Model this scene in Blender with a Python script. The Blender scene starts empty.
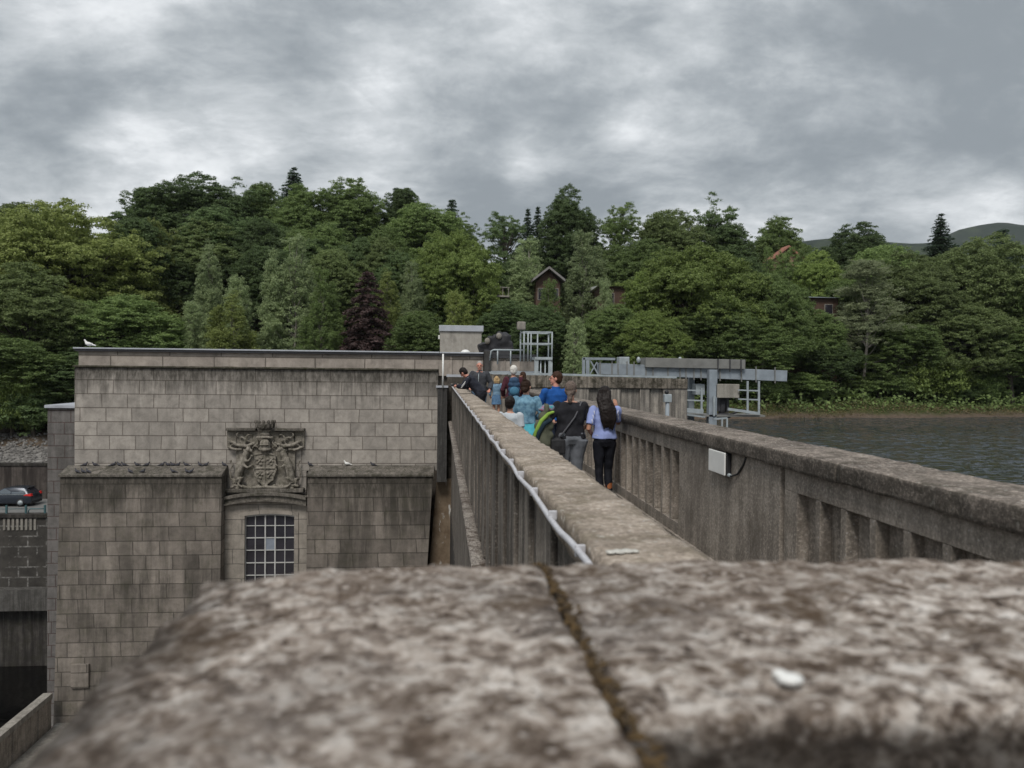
import bpy, bmesh, math, random
import numpy as np
from mathutils import Vector, Matrix, noise, Quaternion
R = math.radians
S = bpy.context.scene
COL = S.collection

# ---------------------------------------------------------------- camera
F = 800.0
EYE = Vector((0, 0, 1.85))
YAW, PITCH, ROLL = math.atan(72/800), -R(.877), R(-0.6)
rot = (Matrix.Rotation(-YAW, 3, 'Z') @ Matrix.Rotation(R(90)+PITCH, 3, 'X') @ Matrix.Rotation(-ROLL, 3, 'Z'))
cam_d = bpy.data.cameras.new('camera'); cam = bpy.data.objects.new('camera', cam_d); COL.objects.link(cam)
cam.location = EYE; cam.rotation_euler = rot.to_euler()
cam_d.sensor_width = 36; cam_d.lens = F/1024*36; cam_d.clip_start = .03; cam_d.clip_end = 9000
cam_d.dof.use_dof = True; cam_d.dof.focus_distance = 15.0; cam_d.dof.aperture_fstop = 3.1
S.camera = cam

def ray(px, py):
    return (rot @ Vector(((px-512)/F, (384-py)/F, -1)))
def at(px, py, Y):
    d = ray(px, py); t = Y/d.y
    p = EYE + d*t
    return p
def X_(px, Y, py=372): return at(px, py, Y).x
def Z_(py, Y, px=440): return at(px, py, Y).z

# ---------------------------------------------------------------- objects
def tag(o, label=None, cat=None, group=None, kind=None):
    if label: o['label'] = label
    if cat: o['category'] = cat
    if group: o['group'] = group
    if kind: o['kind'] = kind
    return o
def empty(name, loc, label, cat, group=None, rz=0):
    o = bpy.data.objects.new(name, None); COL.objects.link(o)
    o.location = loc; o.rotation_euler = (0, 0, rz); o.empty_display_size = .1
    return tag(o, label, cat, group)

class MB:
    """collects shapes (world coordinates) and links them as ONE mesh object"""
    def __init__(s): s.v = []; s.f = []; s.m = []; s.smooth = []
    def add(s, vs, fs, m=0, sm=False):
        n = len(s.v); s.v += [tuple(v) for v in vs]
        for f in fs:
            s.f.append(tuple(i+n for i in f)); s.m.append(m); s.smooth.append(sm)
        return s
    def box(s, x0, x1, y0, y1, z0, z1, m=0):
        v = [(x, y, z) for x in (x0, x1) for y in (y0, y1) for z in (z0, z1)]
        s.add(v, [(0,1,3,2), (4,6,7,5), (0,4,5,1), (2,3,7,6), (0,2,6,4), (1,5,7,3)], m); return s
    def hexa(s, b, t, m=0):
        """b,t: four bottom and four top points, counter-clockwise from above"""
        s.add(list(b)+list(t), [(3,2,1,0), (4,5,6,7), (0,1,5,4), (1,2,6,5), (2,3,7,6), (3,0,4,7)], m); return s
    def bar(s, a, b, w, h=None, m=0, up=(0,0,1)):
        h = h or w; a = Vector(a); b = Vector(b); d = (b-a).normalized(); u = Vector(up)
        if abs(d.dot(u)) > .95: u = Vector((0,1,0))
        r = d.cross(u).normalized(); u = r.cross(d)
        q = [(-1,-1), (1,-1), (1,1), (-1,1)]
        v = [a+r*(x*w/2)+u*(y*h/2) for x, y in q]+[b+r*(x*w/2)+u*(y*h/2) for x, y in q]
        s.add(v, [(3,2,1,0), (4,5,6,7), (0,1,5,4), (1,2,6,5), (2,3,7,6), (3,0,4,7)], m); return s
    def tube(s, pts, rad, n=8, m=0, caps=True, sx=1, side=None):
        pts = [Vector(p) for p in pts]
        if not hasattr(rad, '__len__'): rad = [rad]*len(pts)
        vs = []; prev = None
        for i, p in enumerate(pts):
            d = (pts[min(i+1, len(pts)-1)]-pts[max(i-1, 0)]).normalized()
            if prev is None:
                r = Vector(side) if side else (Vector((1,0,0)) if abs(d.x) < .8 else Vector((0,1,0)))
                r = (r-d*r.dot(d)).normalized()
            else: r = (prev-d*prev.dot(d)).normalized()
            prev = r; u = d.cross(r)
            for k in range(n):
                a = 2*math.pi*k/n
                vs.append(p+(r*math.cos(a)*sx+u*math.sin(a))*rad[i])
        fs = []
        for i in range(len(pts)-1):
            for k in range(n):
                a = i*n+k; b = i*n+(k+1) % n
                fs.append((a, b, b+n, a+n))
        if caps:
            fs.append(tuple(reversed(range(n)))); fs.append(tuple((len(pts)-1)*n+k for k in range(n)))
        s.add(vs, fs, m, True); return s
    def ell(s, c, r, m=0, M=None, nu=12, nv=8):
        c = Vector(c); vs = [Vector((0,0,1))]
        for j in range(1, nv):
            for i in range(nu):
                t = math.pi*j/nv; a = 2*math.pi*i/nu
                vs.append(Vector((math.sin(t)*math.cos(a), math.sin(t)*math.sin(a), math.cos(t))))
        vs.append(Vector((0,0,-1)))
        out = []
        for v in vs:
            w = Vector((v.x*r[0], v.y*r[1], v.z*r[2]))
            if M: w = M @ w
            out.append(c+w)
        fs = [(0, 1+i, 1+(i+1) % nu) for i in range(nu)]
        for j in range(nv-2):
            for i in range(nu):
                a = 1+j*nu+i; b = 1+j*nu+(i+1) % nu
                fs.append((a, a+nu, b+nu, b))
        e = len(vs)-1; o = 1+(nv-2)*nu
        fs += [(o+i, e, o+(i+1) % nu) for i in range(nu)]
        s.add(out, fs, m, True); return s
    def prism(s, pts, y0, y1, m=0):
        """outline of (x,z) points, extruded from y0 to y1"""
        n = len(pts)
        v = [(x, y0, z) for x, z in pts]+[(x, y1, z) for x, z in pts]
        s.add(v, [tuple(range(n)), tuple(reversed(range(n, 2*n)))]+[(i, i+n, (i+1) % n+n, (i+1) % n) for i in range(n)], m); return s
    def prism_x(s, pts, x0, x1, m=0):
        n = len(pts)
        v = [(x0, y, z) for y, z in pts]+[(x1, y, z) for y, z in pts]
        s.add(v, [tuple(range(n)), tuple(reversed(range(n, 2*n)))]+[(i, i+n, (i+1) % n+n, (i+1) % n) for i in range(n)], m); return s
    def build(s, name, mats, parent=None, bevel=0, fix=True):
        me = bpy.data.meshes.new(name); me.from_pydata(s.v, [], s.f)
        if not isinstance(mats, (list, tuple)): mats = [mats]
        for m in mats: me.materials.append(m)
        me.polygons.foreach_set('material_index', s.m)
        me.polygons.foreach_set('use_smooth', s.smooth)
        if fix:
            bm = bmesh.new(); bm.from_mesh(me); bmesh.ops.recalc_face_normals(bm, faces=bm.faces); bm.to_mesh(me); bm.free()
        return link(name, me, parent, bevel)
def link(name, me, parent=None, bevel=0):
    o = bpy.data.objects.new(name, me); COL.objects.link(o)
    if parent:
        o.parent = parent
        me.transform(root_matrix(parent).inverted())   # vertices were given in world coordinates
    if bevel:
        b = o.modifiers.new('bevel', 'BEVEL'); b.width = bevel; b.segments = 2; b.limit_method = 'ANGLE'; b.angle_limit = R(40)
    return o
def parent_loc(p): return p.location
def root_matrix(p):
    M = Matrix.Translation(p.location) @ p.rotation_euler.to_matrix().to_4x4()
    return root_matrix(p.parent) @ M if p.parent else M

def rough_block(x0, x1, y0, y1, z0, z1, cell, amp, freq=3.0, seed=0, round_=.02, big=0, faces='top,bottom,x0,x1,y0,y1', chips=0):
    """box skinned with a fine grid and displaced by noise, edges a little rounded: weathered stone"""
    bm = bmesh.new()
    def pts(n, a, b):
        k = max(1, int(round((b-a)/cell)));  return [a+(b-a)*i/k for i in range(k+1)]
    xs, ys, zs = pts(0, x0, x1), pts(0, y0, y1), pts(0, z0, z1)
    cache = {}
    def V(p):
        k = (round(p[0], 5), round(p[1], 5), round(p[2], 5))
        if k not in cache: cache[k] = bm.verts.new(p)
        return cache[k]
    def grid(A, B, fn):
        for i in range(len(A)-1):
            for j in range(len(B)-1):
                try: bm.faces.new([V(fn(A[i], B[j])), V(fn(A[i+1], B[j])), V(fn(A[i+1], B[j+1])), V(fn(A[i], B[j+1]))])
                except ValueError: pass
    if 'top' in faces: grid(xs, ys, lambda a, b: (a, b, z1))
    if 'bottom' in faces: grid(xs, ys, lambda a, b: (a, b, z0))
    if 'y0' in faces: grid(xs, zs, lambda a, b: (a, y0, b))
    if 'y1' in faces: grid(xs, zs, lambda a, b: (a, y1, b))
    if 'x0' in faces: grid(ys, zs, lambda a, b: (x0, a, b))
    if 'x1' in faces: grid(ys, zs, lambda a, b: (x1, a, b))
    bmesh.ops.recalc_face_normals(bm, faces=bm.faces)
    c = Vector(((x0+x1)/2, (y0+y1)/2, (z0+z1)/2)); h = Vector(((x1-x0)/2, (y1-y0)/2, (z1-z0)/2))
    bm.normal_update()
    mv = []
    for v in bm.verts:
        p = v.co-c
        q = Vector([max(-(h[i]-round_), min(h[i]-round_, p[i])) for i in range(3)])
        d = p-q; L = d.length
        np_ = c+q+(d/L*round_ if L > 1e-9 else d) if (L > round_) else v.co.copy()
        s = v.co+Vector((seed*7.1, seed*3.3, 0))
        nn = noise.noise(s*freq)+.55*noise.noise(s*freq*2.7)+.35*noise.noise(s*freq*7)
        o = amp*nn + big*noise.noise(s*.9)
        if chips and L > .5*round_: o -= chips*max(0, noise.noise(s*freq*1.3+Vector((9, 9, 9)))-.1)
        mv.append(np_+v.normal*o)
    for v, p in zip(bm.verts, mv): v.co = p
    me = bpy.data.meshes.new('stone'); bm.to_mesh(me); bm.free()
    me.polygons.foreach_set('use_smooth', [True]*len(me.polygons))
    return me
def mesh_obj(name, me, mat, parent=None):
    me.name = name; me.materials.clear(); me.materials.append(mat)
    return link(name, me, parent)

# ---------------------------------------------------------------- materials
class NT:
    def __init__(s, name):
        s.m = bpy.data.materials.new(name); s.m.use_nodes = True; s.t = s.m.node_tree
        s.b = s.t.nodes['Principled BSDF']; s.out = s.t.nodes['Material Output']
        s.b.inputs['Specular IOR Level'].default_value = .3
    def n(s, t, **k):
        o = s.t.nodes.new(t)
        for a, b in k.items():
            if a.startswith('i_'):
                o.inputs[a[2:].replace('_', ' ')].default_value = b
            else: setattr(o, a, b)
        return o
    def l(s, a, b): s.t.links.new(a, b)
    def coord(s, kind='Object', scale=(1,1,1), rot_=(0,0,0), loc=(0,0,0)):
        if not hasattr(s, 'tc'): s.tc = s.n('ShaderNodeTexCoord')
        m = s.n('ShaderNodeMapping'); s.l(s.tc.outputs[kind], m.inputs[0])
        m.inputs['Scale'].default_value = scale; m.inputs['Rotation'].default_value = rot_; m.inputs['Location'].default_value = loc
        return m.outputs[0]
    def noise(s, vec, scale=5, detail=4, rough=.55, dist=0):
        o = s.n('ShaderNodeTexNoise'); s.l(vec, o.inputs['Vector'])
        o.inputs['Scale'].default_value = scale; o.inputs['Detail'].default_value = detail
        o.inputs['Roughness'].default_value = rough; o.inputs['Distortion'].default_value = dist
        return o.outputs['Fac']
    def voro(s, vec, scale=5, out='Distance', feature='F1'):
        o = s.n('ShaderNodeTexVoronoi', feature=feature); s.l(vec, o.inputs['Vector']); o.inputs['Scale'].default_value = scale
        return o.outputs[out]
    def ramp(s, fac, stops, interp='LINEAR'):
        o = s.n('ShaderNodeValToRGB'); s.l(fac, o.inputs[0]); r = o.color_ramp; r.interpolation = interp
        while len(r.elements) < len(stops): r.elements.new(.5)
        for e, (p, c) in zip(r.elements, stops):
            e.position = p; e.color = (*(c if hasattr(c, '__len__') else (c, c, c)), 1)
        return o.outputs[0]
    def mix(s, fac, a, b, mode='MIX'):
        o = s.n('ShaderNodeMix', data_type='RGBA', blend_type=mode)
        for sock, v in ((o.inputs[0], fac), (o.inputs[6], a), (o.inputs[7], b)):
            if hasattr(v, 'is_output'): s.l(v, sock)
            elif hasattr(v, '__len__'): sock.default_value = (*v, 1)
            else: sock.default_value = v if sock.type == 'VALUE' else (v, v, v, 1)
        return o.outputs[2]
    def math(s, op, a, b=0.0, c=None):
        o = s.n('ShaderNodeMath', operation=op)
        for i, v in enumerate((a, b, c)):
            if v is None: continue
            if hasattr(v, 'is_output'): s.l(v, o.inputs[i])
            else: o.inputs[i].default_value = v
        return o.outputs[0]
    def bump(s, h, strength=.5, dist=.01, normal=None):
        o = s.n('ShaderNodeBump'); s.l(h, o.inputs['Height']); o.inputs['Strength'].default_value = strength
        o.inputs['Distance'].default_value = dist
        if normal: s.l(normal, o.inputs['Normal'])
        return o.outputs[0]
    def fin(s, col, rough=.85, normal=None, spec=.3):
        if hasattr(col, 'is_output'): s.l(col, s.b.inputs['Base Color'])
        else: s.b.inputs['Base Color'].default_value = (*col, 1)
        if hasattr(rough, 'is_output'): s.l(rough, s.b.inputs['Roughness'])
        else: s.b.inputs['Roughness'].default_value = rough
        if normal: s.l(normal, s.b.inputs['Normal'])
        s.b.inputs['Specular IOR Level'].default_value = spec
        return s.m

def plain(name, c, rough=.6, metal=0, var=.12, scale=6, spec=.4):
    n = NT(name); v = n.coord()
    col = n.mix(n.ramp(n.noise(v, scale, 5, .6), [(.3, 0), (.7, 1)]), tuple(x*(1-var) for x in c), tuple(x*(1+var) for x in c))
    n.b.inputs['Metallic'].default_value = metal
    return n.fin(col, rough, spec=spec)

def concrete(name, base, dark, light, streak=.6, speck=.5, sc=1.0, moss=None, lichen=0, patch=.5, bumpd=.006, bs=.7, side=None):
    """weathered in-situ concrete: blotches, vertical run-off streaks, aggregate speckle"""
    n = NT(name); v = n.coord()
    big = n.noise(v, .9*sc, 5, .62, .3)
    col = n.mix(n.ramp(big, [(.32, 0), (.68, 1)]), dark, base)
    mid = n.noise(v, 5*sc, 6, .65)
    col = n.mix(n.math('MULTIPLY', n.ramp(mid, [(.45, 0), (.75, 1)]), patch), col, light)
    st = n.noise(n.coord(scale=(7*sc, 7*sc, .35*sc)), 1.0, 4, .7)
    col = n.mix(n.math('MULTIPLY', n.ramp(st, [(.42, 1), (.6, 0)]), streak), col, tuple(x*.35 for x in dark))
    st2 = n.noise(n.coord(scale=(11*sc, 11*sc, .5*sc), loc=(5, 2, 1)), 1.0, 3, .6)
    col = n.mix(n.math('MULTIPLY', n.ramp(st2, [(.58, 0), (.72, 1)]), streak*.6), col, light)
    sp = n.noise(v, 42, 4, .72)
    col = n.mix(n.math('MULTIPLY', n.ramp(sp, [(.5, 0), (.72, 1)]), speck), col, tuple(min(1, x*1.5) for x in light))
    col = n.mix(n.math('MULTIPLY', n.ramp(sp, [(.3, 1), (.46, 0)]), speck), col, tuple(x*.3 for x in dark))
    wsp = n.voro(n.coord(loc=(4, 1, 6)), 26)
    col = n.mix(n.math('MULTIPLY', n.math('MULTIPLY', n.ramp(wsp, [(.10, 1), (.17, 0)]), n.ramp(mid, [(.45, 0), (.55, 1)])), speck), col, tuple(min(.6, x*1.9) for x in light))
    bp_ = n.noise(n.coord(scale=(1, 1, .55), loc=(7, 3, 3)), 2.3*sc, 6, .7)
    col = n.mix(n.math('MULTIPLY', n.ramp(bp_, [(.36, 1), (.5, 0)]), .6), col, tuple(x*.62 for x in dark))
    if moss:
        mo = n.noise(n.coord(loc=(3, 8, 2)), 3.2*sc, 7, .68)
        col = n.mix(n.math('MULTIPLY', n.ramp(mo, [(.5, 0), (.62, 1)]), moss[1]), col, moss[0])
    if lichen:
        li = n.noise(n.coord(loc=(1, 4, 7), scale=(1, 1, 1)), 13*sc, 5, .6)
        col = n.mix(n.math('MULTIPLY', n.ramp(li, [(.62, 0), (.67, 1)]), lichen), col, (.55, .53, .48))
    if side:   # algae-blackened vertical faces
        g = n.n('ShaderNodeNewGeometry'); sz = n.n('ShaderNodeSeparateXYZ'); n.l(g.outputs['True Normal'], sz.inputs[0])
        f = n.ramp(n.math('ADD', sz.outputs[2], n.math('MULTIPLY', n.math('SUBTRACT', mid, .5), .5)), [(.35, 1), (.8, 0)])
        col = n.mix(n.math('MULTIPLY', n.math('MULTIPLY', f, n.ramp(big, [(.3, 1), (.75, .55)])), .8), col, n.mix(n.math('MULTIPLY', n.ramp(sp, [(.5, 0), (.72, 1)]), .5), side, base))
    h = n.math('ADD', n.math('MULTIPLY', mid, 1.0), n.math('MULTIPLY', sp, .6))
    return n.fin(col, .92, n.bump(h, bs, bumpd), .2)

def ashlar(name, bw, rh, c1, c2, mortar, off=(0, 0), streak=.5, ms=.022, dirt=(.03, .028, .024), stain_sc=1.0, green=0, drip=None):
    """coursed stone blocks; u = x+y, v = z in object (world) metres"""
    n = NT(name); v = n.coord()
    sep = n.n('ShaderNodeSeparateXYZ'); n.l(v, sep.inputs[0])
    u = n.math('ADD', n.math('ADD', sep.outputs[0], sep.outputs[1]), off[0])
    w = n.math('ADD', sep.outputs[2], off[1])
    # joints wander a little
    wob = n.noise(v, .6, 2, .5)
    wn = n.n('ShaderNodeTexWhiteNoise', noise_dimensions='1D'); n.l(n.math('FLOOR', n.math('DIVIDE', w, rh)), wn.inputs['W'])
    u = n.math('ADD', u, n.math('MULTIPLY', wn.outputs['Value'], bw*.45))
    cmb = n.n('ShaderNodeCombineXYZ'); n.l(n.math('ADD', u, n.math('MULTIPLY', wob, .12)), cmb.inputs[0]); n.l(w, cmb.inputs[1])
    br = n.n('ShaderNodeTexBrick', offset=.5, squash=1.0, i_Scale=1.0)
    n.l(cmb.outputs[0], br.inputs['Vector'])
    br.inputs['Brick Width'].default_value = bw; br.inputs['Row Height'].default_value = rh
    br.inputs['Mortar Size'].default_value = ms; br.inputs['Mortar Smooth'].default_value = .3; br.inputs['Bias'].default_value = 0
    br.inputs['Color1'].default_value = (*c1, 1); br.inputs['Color2'].default_value = (*c2, 1); br.inputs['Mortar'].default_value = (*mortar, 1)
    col = br.outputs['Color']
    mid = n.noise(v, 2.2, 7, .7, .4)
    col = n.mix(.8, col, n.ramp(mid, [(.25, .55), (.5, 1.0), (.75, 1.4)]), 'MULTIPLY')
    st = n.noise(n.coord(scale=(1.6*stain_sc, 1.6*stain_sc, .16*stain_sc)), 1.0, 6, .7)
    big = n.noise(n.coord(loc=(4, 4, 4)), .28*stain_sc, 4, .6)
    sm = n.math('MULTIPLY', n.ramp(st, [(.42, 1), (.62, 0)]), n.ramp(big, [(.35, .25), (.62, 1)]))
    col = n.mix(n.math('MULTIPLY', sm, streak), col, dirt)
    bl = n.noise(n.coord(loc=(9, 1, 3)), 9, 5, .7)
    col = n.mix(n.math('MULTIPLY', n.ramp(bl, [(.56, 0), (.7, 1)]), .35), col, tuple(x*.4 for x in c1))
    lw = n.noise(n.coord(scale=(2.2, 2.2, .8), loc=(2, 9, 3)), 1.2, 6, .75)
    col = n.mix(n.math('MULTIPLY', n.ramp(lw, [(.6, 0), (.72, 1)]), .3), col, tuple(min(1, x*1.7) for x in c2))
    if green: col = n.mix(n.math('MULTIPLY', n.ramp(n.noise(n.coord(loc=(7, 7, 1)), 1.4, 6, .7), [(.5, 0), (.7, 1)]), green), col, (.06, .065, .03))
    if drip:    # black run-off below a ledge at height drip[0] (object metres), ragged lower end
        dz = n.math('SUBTRACT', drip[0], sep.outputs[2])
        ln = n.math('MULTIPLY', n.ramp(n.noise(n.coord(scale=(1.5, 1.5, .1), loc=(3, 3, 3)), 1.6, 5, .75), [(.3, .15), (.7, 1.25)]), drip[1])
        dr = n.n('ShaderNodeMapRange'); n.l(n.math('DIVIDE', dz, ln), dr.inputs[0]); dr.inputs[1].default_value = 1.1; dr.inputs[2].default_value = .25
        mot = n.ramp(n.noise(n.coord(loc=(6, 2, 8), scale=(3, 3, 1.2)), 2.2, 6, .7), [(.3, .35), (.6, 1)])
        col = n.mix(n.math('MULTIPLY', n.math('MULTIPLY', dr.outputs[0], mot), drip[2]), col, (.035, .032, .026))
    h = n.math('SUBTRACT', n.math('MULTIPLY', mid, .6), br.outputs['Fac'])
    return n.fin(col, .9, n.bump(h, .6, .02), .2)

# ---------------------------------------------------------------- sculpted shapes: union of simple solids, voxel-remeshed into one skin
def sculpt(mb, voxel=.01, smooth_it=2, disp=0, freq=20):
    me = bpy.data.meshes.new('tmp'); me.from_pydata(mb.v, [], mb.f)
    bm = bmesh.new(); bm.from_mesh(me); bmesh.ops.recalc_face_normals(bm, faces=bm.faces); bm.to_mesh(me); bm.free()
    global BENCH
    if 'BENCH' not in globals(): BENCH = bpy.data.scenes.new('bench')
    o = bpy.data.objects.new('tmp', me); BENCH.collection.objects.link(o)
    r = o.modifiers.new('r', 'REMESH'); r.mode = 'VOXEL'; r.voxel_size = voxel; r.use_smooth_shade = True
    if smooth_it:
        s_ = o.modifiers.new('s', 'SMOOTH'); s_.factor = .5; s_.iterations = smooth_it
    
    with bpy.context.temp_override(scene=BENCH, view_layer=BENCH.view_layers[0]): dg = bpy.context.evaluated_depsgraph_get()
    dg.update()
    out = bpy.data.meshes.new_from_object(o.evaluated_get(dg))
    bpy.data.objects.remove(o); bpy.data.meshes.remove(me)
    if disp:
        n = len(out.vertices); co = np.empty(n*3, np.float32); no = np.empty(n*3, np.float32)
        out.vertices.foreach_get('co', co); out.vertex_normals.foreach_get('vector', no)
        co = co.reshape(-1, 3); d = np.array([noise.noise(Vector(c)*freq) for c in co], np.float32)
        out.vertices.foreach_set('co', (co+no.reshape(-1, 3)*(d*disp)[:, None]).ravel()); out.update()
    out.polygons.foreach_set('use_smooth', [True]*len(out.polygons))
    return out

# ---------------------------------------------------------------- sky and light
W = bpy.data.worlds.new('World'); S.world = W; W.use_nodes = True
def sky():
    t = W.node_tree; t.nodes.clear(); L = t.links.new
    def N(ty, **k):
        o = t.nodes.new(ty)
        for a, b in k.items(): setattr(o, a, b)
        return o
    def M(op, a, b=0.0):
        o = N('ShaderNodeMath', operation=op)
        for i, v in enumerate((a, b)):
            if hasattr(v, 'is_output'): L(v, o.inputs[i])
            else: o.inputs[i].default_value = v
        return o.outputs[0]
    out = N('ShaderNodeOutputWorld'); bg = N('ShaderNodeBackground'); L(bg.outputs[0], out.inputs[0])
    sk = N('ShaderNodeTexSky', sky_type='NISHITA'); sk.sun_disc = False
    sk.sun_elevation = SUN_EL; sk.sun_rotation = SUN_ROT; sk.air_density = 1; sk.dust_density = 2
    tc = N('ShaderNodeTexCoord'); sep = N('ShaderNodeSeparateXYZ'); L(tc.outputs['Generated'], sep.inputs[0])
    zc = M('ADD', M('MAXIMUM', sep.outputs[2], 0.0), .32)
    cmb = N('ShaderNodeCombineXYZ'); L(M('DIVIDE', sep.outputs[0], zc), cmb.inputs[0]); L(M('DIVIDE', sep.outputs[1], zc), cmb.inputs[1])
    def noi(scale, det, ro, dist, off, sc=(1, 1, 1)):
        mp = N('ShaderNodeMapping'); L(cmb.outputs[0], mp.inputs[0]); mp.inputs['Location'].default_value = off; mp.inputs['Scale'].default_value = sc
        o = N('ShaderNodeTexNoise'); L(mp.outputs[0], o.inputs['Vector']); o.inputs['Scale'].default_value = scale
        o.inputs['Detail'].default_value = det; o.inputs['Roughness'].default_value = ro; o.inputs['Distortion'].default_value = dist
        return o.outputs['Fac']
    a = noi(1.15, 10, .6, .35, SKY_OFF); b = noi(3.6, 9, .62, .2, (3, 1, 2), (1, 1.3, 1)); c = noi(.5, 3, .5, .2, (8, 3, 1))
    e = noi(8.5, 6, .62, .6, (6, 2, 5), (1, 1.2, 1))
    d = M('ADD', M('ADD', M('MULTIPLY', a, .56), M('MULTIPLY', b, .29)), M('ADD', M('MULTIPLY', c, .14), M('MULTIPLY', e, .09)))
    # thick and thin places in the cloud deck, each a soft spot in its own direction
    for px, py, k, amt in SKY_SPOTS:
        v = ray(px, py).normalized(); dt = N('ShaderNodeVectorMath', operation='DOT_PRODUCT'); L(tc.outputs['Generated'], dt.inputs[0]); dt.inputs[1].default_value = v
        g = M('POWER', M('MAXIMUM', dt.outputs['Value'], 0.0), k)
        d = M('ADD', d, M('MULTIPLY', g, amt))
    r = N('ShaderNodeValToRGB'); L(d, r.inputs[0]); cr = r.color_ramp
    st = [(.445, (.125, .141, .154)), (.505, (.185, .202, .215)), (.555, (.265, .281, .293)), (.605, (.36, .374, .386)), (.69, (.56, .57, .578))]
    while len(cr.elements) < len(st): cr.elements.new(.5)
    for e, (p, col) in zip(cr.elements, st): e.position = p; e.color = (*col, 1)
    cr.interpolation = 'B_SPLINE'
    sm = N('ShaderNodeMix', data_type='RGBA', blend_type='MIX')
    sc_ = N('ShaderNodeMix', data_type='RGBA', blend_type='MULTIPLY'); sc_.inputs[0].default_value = 1; L(sk.outputs[0], sc_.inputs[6]); sc_.inputs[7].default_value = (.9, .9, .9, 1)
    cl = N('ShaderNodeMix', data_type='RGBA', blend_type='MULTIPLY'); cl.inputs[0].default_value = 1; L(r.outputs[0], cl.inputs[6]); cl.inputs[7].default_value = (SKY_GAIN,)*3+(1,)
    sm.inputs[0].default_value = .97; L(sc_.outputs[2], sm.inputs[6]); L(cl.outputs[2], sm.inputs[7])
    L(sm.outputs[2], bg.inputs[0]); bg.inputs[1].default_value = .1
SUN_EL, SUN_AZ = R(52), R(200)     # azimuth from +Y (walkway direction), clockwise: behind the camera, a little to the left
SUN_ROT = SUN_AZ
SKY_GAIN = 13.6; SKY_OFF = (4.3, 6.2, .7)
SKY_SPOTS = [(680, 120, 500, .04), (380, 148, 420, .085), (260, 152, 600, .06), (522, 172, 1500, .13), (625, 128, 2000, .09), (130, 145, 600, .03), (560, 20, 300, .02), (700, 50, 160, -.05),
             (60, 90, 300, -.05), (300, 70, 250, -.06), (900, 120, 160, -.065), (540, 95, 900, -.03), (200, 20, 400, -.03), (980, 208, 900, .06), (800, 40, 300, -.02), (120, 175, 900, -.03)]
sky()
sd = bpy.data.lights.new('sun', 'SUN'); sun = bpy.data.objects.new('sun', sd); COL.objects.link(sun)
sd.energy = 1.5; sd.angle = R(20); sd.color = (1, .96, .9)
dv = Vector((math.sin(SUN_AZ)*math.cos(SUN_EL), math.cos(SUN_AZ)*math.cos(SUN_EL), math.sin(SUN_EL)))
sun.rotation_euler = dv.to_track_quat('Z', 'Y').to_euler(); sun.location = (0, -20, 60)
S.view_settings.view_transform = 'Standard'; S.view_settings.look = 'None'; S.view_settings.exposure = .68; S.view_settings.gamma = 1
S.render.engine = 'CYCLES'; S.cycles.max_bounces = 8; S.cycles.diffuse_bounces = 5; S.cycles.transmission_bounces = 6; S.cycles.volume_bounces = 0; S.cycles.transparent_max_bounces = 8
S.cycles.use_denoising = True

# ---------------------------------------------------------------- materials
M = {}
M['coping'] = concrete('coping_concrete', (.41, .345, .285), (.22, .18, .143), (.53, .465, .40), streak=.12, speck=.6, sc=1.6, moss=((.12, .10, .06), .5), lichen=.6, bumpd=.012, bs=.9)
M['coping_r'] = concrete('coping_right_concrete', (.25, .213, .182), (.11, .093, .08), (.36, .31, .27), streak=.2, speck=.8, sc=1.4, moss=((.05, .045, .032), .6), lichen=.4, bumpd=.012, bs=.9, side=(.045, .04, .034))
M['wall'] = concrete('wall_concrete', (.37, .325, .28), (.205, .178, .153), (.49, .435, .38), streak=.4, speck=.5, sc=1.0, moss=((.10, .085, .065), .35), bumpd=.006)
M['wall_out'] = concrete('outer_wall_concrete', (.275, .24, .205), (.118, .104, .092), (.40, .355, .305), streak=.85, speck=.35, sc=.8, moss=((.055, .045, .035), .4), bumpd=.008)
M['pale'] = concrete('pale_concrete', (.33, .31, .275), (.22, .20, .175), (.42, .40, .36), streak=.35, speck=.25, sc=1.0, bumpd=.004)
M['floor'] = concrete('floor_concrete', (.25, .235, .215), (.17, .16, .145), (.31, .29, .26), streak=0, speck=.4, sc=1.0)
M['ledge'] = concrete('mossy_ledge', (.19, .172, .15), (.085, .078, .067), (.28, .25, .22), streak=.5, speck=.5, sc=1.0, moss=((.05, .048, .034), .75))
M['string'] = concrete('black_mossy_string', (.10, .09, .07), (.035, .034, .024), (.18, .16, .13), streak=.4, speck=.5, sc=1.2, moss=((.035, .036, .02), .9))
M['ash_hi'] = ashlar('pale_ashlar', 1.14, .635, (.405, .37, .332), (.30, .275, .248), (.175, .153, .134), off=(.2, .12), streak=.3, drip=(25.85, 1.7, .85))
M['ash_lo'] = ashlar('stained_ashlar', 1.14, .635, (.265, .232, .202), (.165, .144, .126), (.10, .088, .077), off=(.6, .3), streak=.75, green=.25, drip=(20.9, 1.7, .85))
M['ash_band'] = ashlar('parapet_slabs', 2.3, 1.4, (.38, .335, .295), (.33, .29, .255), (.16, .14, .12), off=(.3, .2), streak=.3, ms=.03)
M['ash_bay'] = ashlar('dressed_stone', 1.5, .68, (.34, .305, .265), (.30, .27, .235), (.16, .145, .13), off=(.5, .1), streak=.35, ms=.02)
M['ash_wing'] = ashlar('grey_wing_stone', 1.0, .62, (.19, .178, .17), (.155, .145, .14), (.10, .07, .065), streak=.4)
M['dark_stone'] = concrete('dark_wet_stone', (.075, .068, .062), (.035, .032, .03), (.13, .12, .11), streak=.7, speck=.2, sc=.5, moss=((.03, .03, .018), .4), lichen=0)
M['metal_cap'] = plain('lead_capping', (.38, .40, .44), .5, 0, .15, 2)
M['dark_metal'] = plain('dark_metal', (.045, .045, .05), .5, 0, .2)
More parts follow.
